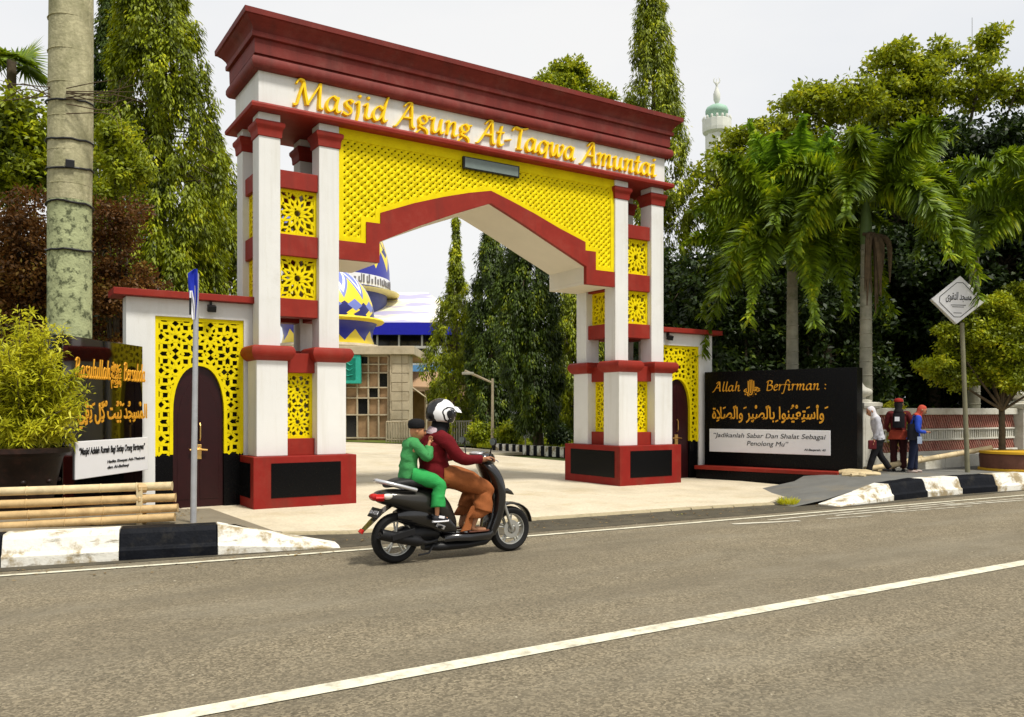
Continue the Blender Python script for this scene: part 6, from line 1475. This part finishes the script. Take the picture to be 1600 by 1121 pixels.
for sd in (-1, 1):
    MB().tube([W_(.875,sd*.37,1.0), W_(.905,sd*.25,1.005)], .019, 10).build('grip', M['rubber'], sc_, smooth=60)
    MB().tube([W_(.96,sd*.22,1.0), W_(.965,sd*.34,.985), W_(.95,sd*.38,.975)], .006, 6).build('brake_lever', M['chrome'], sc_)
    mm = MB().tube([W_(.93,sd*.24,1.01), W_(.935,sd*.27,1.10), W_(.94,sd*.30,1.14)], .006, 6).build('mirror_stem', M['black'], sc_)
    MB().loft([superring(W_(.935+d_,sd*.315,1.175), (0,.058*s_,.012), (0,-.012*s_,.040*s_), 14) for d_, s_ in ((.012,.5),(.004,.95),(-.008,1.0),(-.012,.9))]).build('mirror', M['black'], mm, smooth=50)
    MB().loft([superring(W_(.935-.013-d_,sd*.315,1.175), (0,.05,.010), (0,-.010,.033), 14) for d_ in (0,.002)]).build('mirror_glass', M['greyplate'], mm)
# ---------------------------------------------------------------- the woman riding
tp = lambda L: [W_(*x) for x in L]
wj = dict(pelvis=W_(.43,0,.86), chest=W_(.42,0,1.11), neck=W_(.47,0,1.30), head=W_(.515,0,1.445), face=Vector((1,-.05,-.12)),
    shoulder=tp([(.44,.17,1.21),(.44,-.17,1.21)]), elbow=tp([(.60,.26,1.02),(.60,-.27,1.00)]), wrist=tp([(.815,.30,1.01),(.810,-.31,1.00)]), hand=tp([(.90,.31,1.02),(.895,-.32,1.015)]),
    hip=tp([(.50,.09,.84),(.50,-.09,.84)]), knee=tp([(.93,.13,.68),(.92,-.135,.67)]), ankle=tp([(.82,.13,.335),(.80,-.14,.335)]), toe=tp([(.97,.13,.27),(.95,-.145,.27)]))
rider = thing('person', 'woman in a maroon sweater and black and white helmet riding the scooter', 'person', tuple(W_(.43,0,.79)))
body('body', '', wj, .97, curl=1.0).build('body', M['skin'], rider, smooth=180)
face_parts(rider, wj['head'], wj['face'], .97)
M['maroon'] = clothmat('maroon_knit', (.115, .003, .006)); M['orange'] = clothmat('rust_orange_cloth', (.27, .085, .025))
mb = MB(); torso(mb, [(W_(.46,0,.74),.185,.175),(W_(.44,0,.84),.185,.16),(W_(.42,0,.97),.165,.135),(W_(.41,0,1.10),.175,.13),(W_(.43,0,1.21),.165,.10),(W_(.465,0,1.275),.08,.07),(W_(.48,0,1.30),.052,.052)], (0,1,0))
for k, sd in ((0, 1), (1, -1)): limb(mb, [W_(.425,sd*.08,1.20), W_(.445,sd*.175,1.205), W_(.60,sd*.262,1.02), W_(.80,sd*.305,1.00)], [.085,.075,.058,.040])
wrinkle(mb, .017, 9, 2).build('sweater', M['maroon'], rider, smooth=180)
mb = MB()
for k, sd in ((0, 1), (1, -1)):
    limb(mb, [W_(.46,sd*.08,.83), W_(.66,sd*.11,.80), W_(.92,sd*.135,.695), W_(.925,sd*.14,.60), W_(.89,sd*.145,.47)], [.12,.118,.092,.095,.115], 16)
    # wide loose hem
    mb.loft([superring(W_(x,sd*.145,z), (a_,0,.03), (0,b_,0), 18) for x, z, a_, b_ in ((.91,.58,.085,.08),(.89,.50,.11,.085),(.86,.43,.135,.09),(.86,.425,.12,.08))])
wrinkle(mb, .022, 7, 4).build('wide_trousers', M['orange'], rider, smooth=180)
# trailing back edge of the loose trouser leg
mb = MB(); rows = [(.80,.52,.05),(.76,.44,.075),(.73,.34,.085),(.70,.275,.10)]
mb.loft([[W_(x-w_/2,-.165,z), W_(x+w_/2,-.175,z+.02), W_(x+w_/2,-.155,z+.02), W_(x-w_/2,-.145,z)] for x, z, w_ in rows]); wrinkle(mb, .01, 12).build('trouser_hem', M['orange'], rider, smooth=60)
for sd in (-1, 1):
    MB().loft([superring(W_(x,sd*.14,z), (0,w_,0), (0,0,.010), 10) for x, z, w_ in ((.745,.262,.02),(.78,.262,.035),(.88,.262,.042),(.96,.262,.036),(.985,.264,.012))]).build('sandal', mat('brown_sandal', (.10,.035,.02), .6), rider, smooth=60)
# white scarf edge, black veil below the helmet
mb = MB(); torso(mb, [(W_(.46,0,1.235),.125,.105),(W_(.48,0,1.29),.092,.085),(W_(.50,0,1.35),.080,.088),(W_(.505,0,1.40),.072,.085)], (0,1,0)); wrinkle(mb, .006, 16).build('black_veil', clothmat('black_veil_cloth', (.010,.010,.012)), rider, smooth=180)
mb = MB(); torso(mb, [(W_(.425,0,1.235),.10,.085),(W_(.44,0,1.275),.088,.078),(W_(.452,0,1.30),.07,.07)], (0,1,0)); wrinkle(mb, .006, 22).build('patterned_scarf', clothmat('pink_white_scarf', (.45,.35,.38)), rider, smooth=180)
# helmet: white shell with black swirls, visor shell and peak
hm = bpy.data.materials.new('helmet_graphics'); hm.use_nodes = True; t_ = hm.node_tree; N_ = t_.nodes; L_ = t_.links
tcn = N_.new('ShaderNodeTexCoord'); dist_n = N_.new('ShaderNodeTexNoise'); dist_n.inputs['Scale'].default_value = 14; dist_n.inputs['Detail'].default_value = 1
L_.new(tcn.outputs['Object'], dist_n.inputs[0])
va = N_.new('ShaderNodeVectorMath'); va.operation = 'SCALE'; va.inputs['Scale'].default_value = .045; L_.new(dist_n.outputs['Color'], va.inputs[0])
vb = N_.new('ShaderNodeVectorMath'); vb.operation = 'ADD'; L_.new(tcn.outputs['Object'], vb.inputs[0]); L_.new(va.outputs[0], vb.inputs[1])
pv = W_(.505, 0, 1.462)-W_(.43, 0, .79)+Vector((.06, 0, .015))
vc = N_.new('ShaderNodeVectorMath'); vc.operation = 'SUBTRACT'; L_.new(vb.outputs[0], vc.inputs[0]); vc.inputs[1].default_value = (pv.x, 0, pv.z)
vm = N_.new('ShaderNodeVectorMath'); vm.operation = 'MULTIPLY'; L_.new(vc.outputs[0], vm.inputs[0]); vm.inputs[1].default_value = (1, 0, 1.1)
vl = N_.new('ShaderNodeVectorMath'); vl.operation = 'LENGTH'; L_.new(vm.outputs[0], vl.inputs[0])
rr = N_.new('ShaderNodeValToRGB'); rr.color_ramp.interpolation = 'CONSTANT'; e = rr.color_ramp.elements; e[0].color = (.012,.012,.014,1); e[1].position = .040; e[1].color = (.78,.78,.78,1)
for p_, c_ in ((.070,.012),(.084,.78),(.155,.014)): q_ = e.new(p_); q_.color = (c_,c_,c_,1)
L_.new(vl.outputs['Value'], rr.inputs[0]); L_.new(rr.outputs[0], N_['Principled BSDF'].inputs['Base Color']); N_['Principled BSDF'].inputs['Roughness'].default_value = .25
hc = W_(.505, 0, 1.462); fz, rz_, uz = basis(Vector((1,-.04,-.10)))
n_, m_ = 28, 20; vs = []; fs = []
for i in range(m_+1):
    t = PI*i/m_
    for j in range(n_):
        a = 2*PI*j/n_; x, y, z = math.sin(t)*math.cos(a), math.sin(t)*math.sin(a), math.cos(t)
        vs.append(hc+fz*x*(.155 if x < 0 else .150)+rz_*y*.128+uz*z*.142)
for i in range(m_):
    for j in range(n_):
        t = PI*(i+.5)/m_; a = 2*PI*(j+.5)/n_; x, z = math.sin(t)*math.cos(a), math.cos(t)
        if z < -.55 or (x > .42 and z < .28) : continue
        k = (j+1) % n_; fs.append((i*n_+j, (i+1)*n_+j, (i+1)*n_+k, i*n_+k))
he = MB().add(vs, fs).build('helmet', hm, rider, smooth=180, solid=.018)
MB().loft([[hc+fz*(.125+a_)+rz_*y+uz*(z+.0) for y, z in ((-.115*w_,.035-.01),( -.06*w_,.075),(0,.085),(.06*w_,.075),(.115*w_,.035-.01),(.06*w_,.067),(0,.077),(-.06*w_,.067))] for a_, w_ in ((-.03,1.0),(.03,.95),(.075,.6))]).build('peak', hm, he, smooth=60)
MB().lathe([(.008,-.012),(.03,-.010),(.034,.0)], hc+rz_*.128+fz*.03+uz*.0, 16, 'y').build('pivot', M['black'], he, smooth=40)
mb = MB(); vs = []; fs = []
for i in range(9):
    for j in range(13):
        el = math.radians(18-i*6.5); az = math.radians(-78+j*13); rr_ = .157
        vs.append(hc+(fz*math.cos(el)*math.cos(az)*1.0+rz_*math.cos(el)*math.sin(az)*.86)*rr_+uz*math.sin(el)*.15)
for i in range(8):
    for j in range(12): fs.append((i*13+j, (i+1)*13+j, (i+1)*13+j+1, i*13+j+1))
MB().add(vs, fs).build('visor', mat('smoked_visor', (.010,.010,.012), .08, .05, spec=.7), he, smooth=180, solid=.004)
MB().tube(catmull([hc+fz*.03+rz_*.125-uz*.06, hc+fz*.05+rz_*.10-uz*.13, hc+fz*.06-uz*.155, hc+fz*.05-rz_*.10-uz*.13, hc+fz*.03-rz_*.125-uz*.06], 4), .008, 6).build('chin_strap', M['black'], he)
# ---------------------------------------------------------------- the child behind her
cj = dict(pelvis=W_(.14,0,.86), chest=W_(.155,0,1.05), neck=W_(.20,0,1.185), head=W_(.235,-.01,1.285), face=Vector((.9,-.38,-.12)),
    shoulder=tp([(.18,.10,1.125),(.18,-.105,1.125)]), elbow=tp([(.29,.15,1.04),(.265,-.165,1.03)]), wrist=tp([(.315,.11,1.14),(.300,-.135,1.155)]), hand=tp([(.335,.09,1.20),(.325,-.125,1.215)]),
    hip=tp([(.18,.07,.84),(.18,-.07,.84)]), knee=tp([(.39,.17,.765),(.37,-.18,.765)]), ankle=tp([(.38,.20,.475),(.355,-.205,.465)]), toe=tp([(.47,.21,.43),(.47,-.215,.42)]))
kid = thing('person', 'child in a green shirt and trousers with a black cap sitting behind the rider', 'person', tuple(W_(.14,0,.82)))
cj['hs'] = 1.25
body('body', '', cj, .64, curl=.9).build('body', mat('child_skin', (.52,.24,.12), .5, .06, 6), kid, smooth=180)
face_parts(kid, cj['head'], cj['face'], .64*1.25)
M['green'] = clothmat('green_cotton', (.050, .25, .075)); M['green2'] = clothmat('bright_green_cotton', (.028, .30, .070))
mb = MB(); torso(mb, [(W_(.15,0,.80),.108,.108),(W_(.145,0,.90),.098,.09),(W_(.15,0,1.02),.095,.078),(W_(.17,0,1.135),.098,.070),(W_(.195,0,1.19),.062,.058),(W_(.205,0,1.215),.044,.044)], (0,1,0))
for sd in (1, -1): limb(mb, [W_(.17,sd*.05,1.14), W_(.18,sd*.105,1.145), W_(.272,sd*.16,1.035), W_(.298,sd*.138,1.135)], [.055,.052,.050,.036])
wrinkle(mb, .013, 11, 7).build('shirt', M['green'], kid, smooth=180)
mb = MB()
for sd in (1, -1):
    limb(mb, [W_(.16,sd*.06,.85), W_(.27,sd*.13,.82), W_(.375,sd*.182,.765), W_(.375,sd*.195,.66), W_(.365,sd*.205,.545)], [.085,.078,.070,.066,.075], 14)
wrinkle(mb, .012, 11, 9).build('trousers', M['green2'], kid, smooth=180)
MB().lathe([(.076,-.012),(.083,.0),(.086,.03),(.078,.065),(.045,.082),(.005,.086)], cj['head']+Vector((-.010,0,.040)), 22).build('cap', clothmat('black_cap', (.008,.008,.009)), kid, smooth=60)
for k in (0, 1):
    a = cj['ankle'][k]; 
    sh_ = MB().loft([superring(Vector((a.x+x, a.y, a.z-.030+dz_)), (0,w_,0), (0,0,h_), 12) for x, w_, h_, dz_ in ((-.045,.015,.02,.0),(-.03,.030,.034,.0),(.02,.034,.036,-.002),(.07,.036,.026,-.010),(.105,.030,.018,-.016),(.12,.010,.008,-.018))]).build('shoe', mat('black_canvas_shoe', (.03,.03,.035), .7, .3, 30), kid, smooth=180)
    MB().loft([superring(Vector((a.x+x, a.y, a.z-.062)), (0,w_,0), (0,0,.010), 12, 3) for x, w_ in ((-.05,.015),(-.035,.033),(.02,.036),(.08,.038),(.115,.028),(.128,.008))]).build('sole', M['pwhite'], sh_, smooth=60)
    MB().obox(a+Vector((.035,(-.03 if k else .03),-.02)), (.03,0,-.006), (0,.006,0), (.004,0,.012)).build('shoe_side', M['pwhite'], sh_, bevel=.003)

# ================================================================ litter, weeds and grit
random.seed(31)
def litter(name, fn, n, size, mt, label, cat):
    P = np.array([fn() for _ in range(n)]); N0 = unit(n)*.35+np.array([0,0,1.0]); D0 = unit(n)*np.array([1,1,.15])
    o = leaf_mesh(name, P, D0, N0, size*(.6+.8*rng.random(n)), size*.5*(.6+.6*rng.random(n)), mt, None, .12); return tag(o, label, cat, kind='stuff')
M['dryleaf'] = leafmat('fallen_leaf', (.10,.06,.02), (.26,.17,.06), (.30,.30,.06), .1)
def gut():
    x = random.uniform(-.3, 16); t = random.random()**2
    y = 8.9-.0*x if x < 3.3 else 9.3-.07*(x-3.3); y0 = (9.0-.19*x if x < 3.3 else 9.25-.06*(x-3.3)); return (x, y0-.55*t+random.gauss(0,.05), ZR+.008)
litter('fallen_leaves', gut, 420, .045, M['dryleaf'], 'fallen leaves gathered in the gutter before the driveway', 'leaves')
def pav():
    return (random.uniform(-.4, 2.2), random.uniform(9.7, 12.2), .0)
P_ = [pav() for _ in range(160)]
def zpav(x, y): return .24 if y < 10.8 else .24*(13.0-y)/2.2
P_ = np.array([(x, y, zpav(x, y)+.006) for x, y, _ in P_])
o = leaf_mesh('fallen_leaves', P_, unit(160)*np.array([1,1,.1]), unit(160)*.3+np.array([0,0,1]), .05, .022, M['dryleaf']); tag(o, 'fallen leaves on the pavement behind the left kerb', 'leaves', kind='stuff')
def weed(c, r, n, h, label):
    c = Vector(c); P = []; D = []
    for i in range(n):
        a = random.random()*2*PI; q = r*random.random()**.5; P.append((c.x+q*math.cos(a), c.y+q*math.sin(a), c.z)); D.append((math.cos(a)*.5+random.gauss(0,.3), math.sin(a)*.5+random.gauss(0,.3), 1))
    o = leaf_mesh('weeds', P, D, unit(n), h*(.5+.7*rng.random(n)), .014, M['bushleaf'], None, .1); tag(o, label, 'weeds', kind='stuff')
weed((10.72, 8.70, -.03), .13, 240, .13, 'yellow-green weeds at the foot of the right ramp')
weed((2.6, 8.98, -.03), .10, 90, .06, 'small weeds under the end of the left kerb')
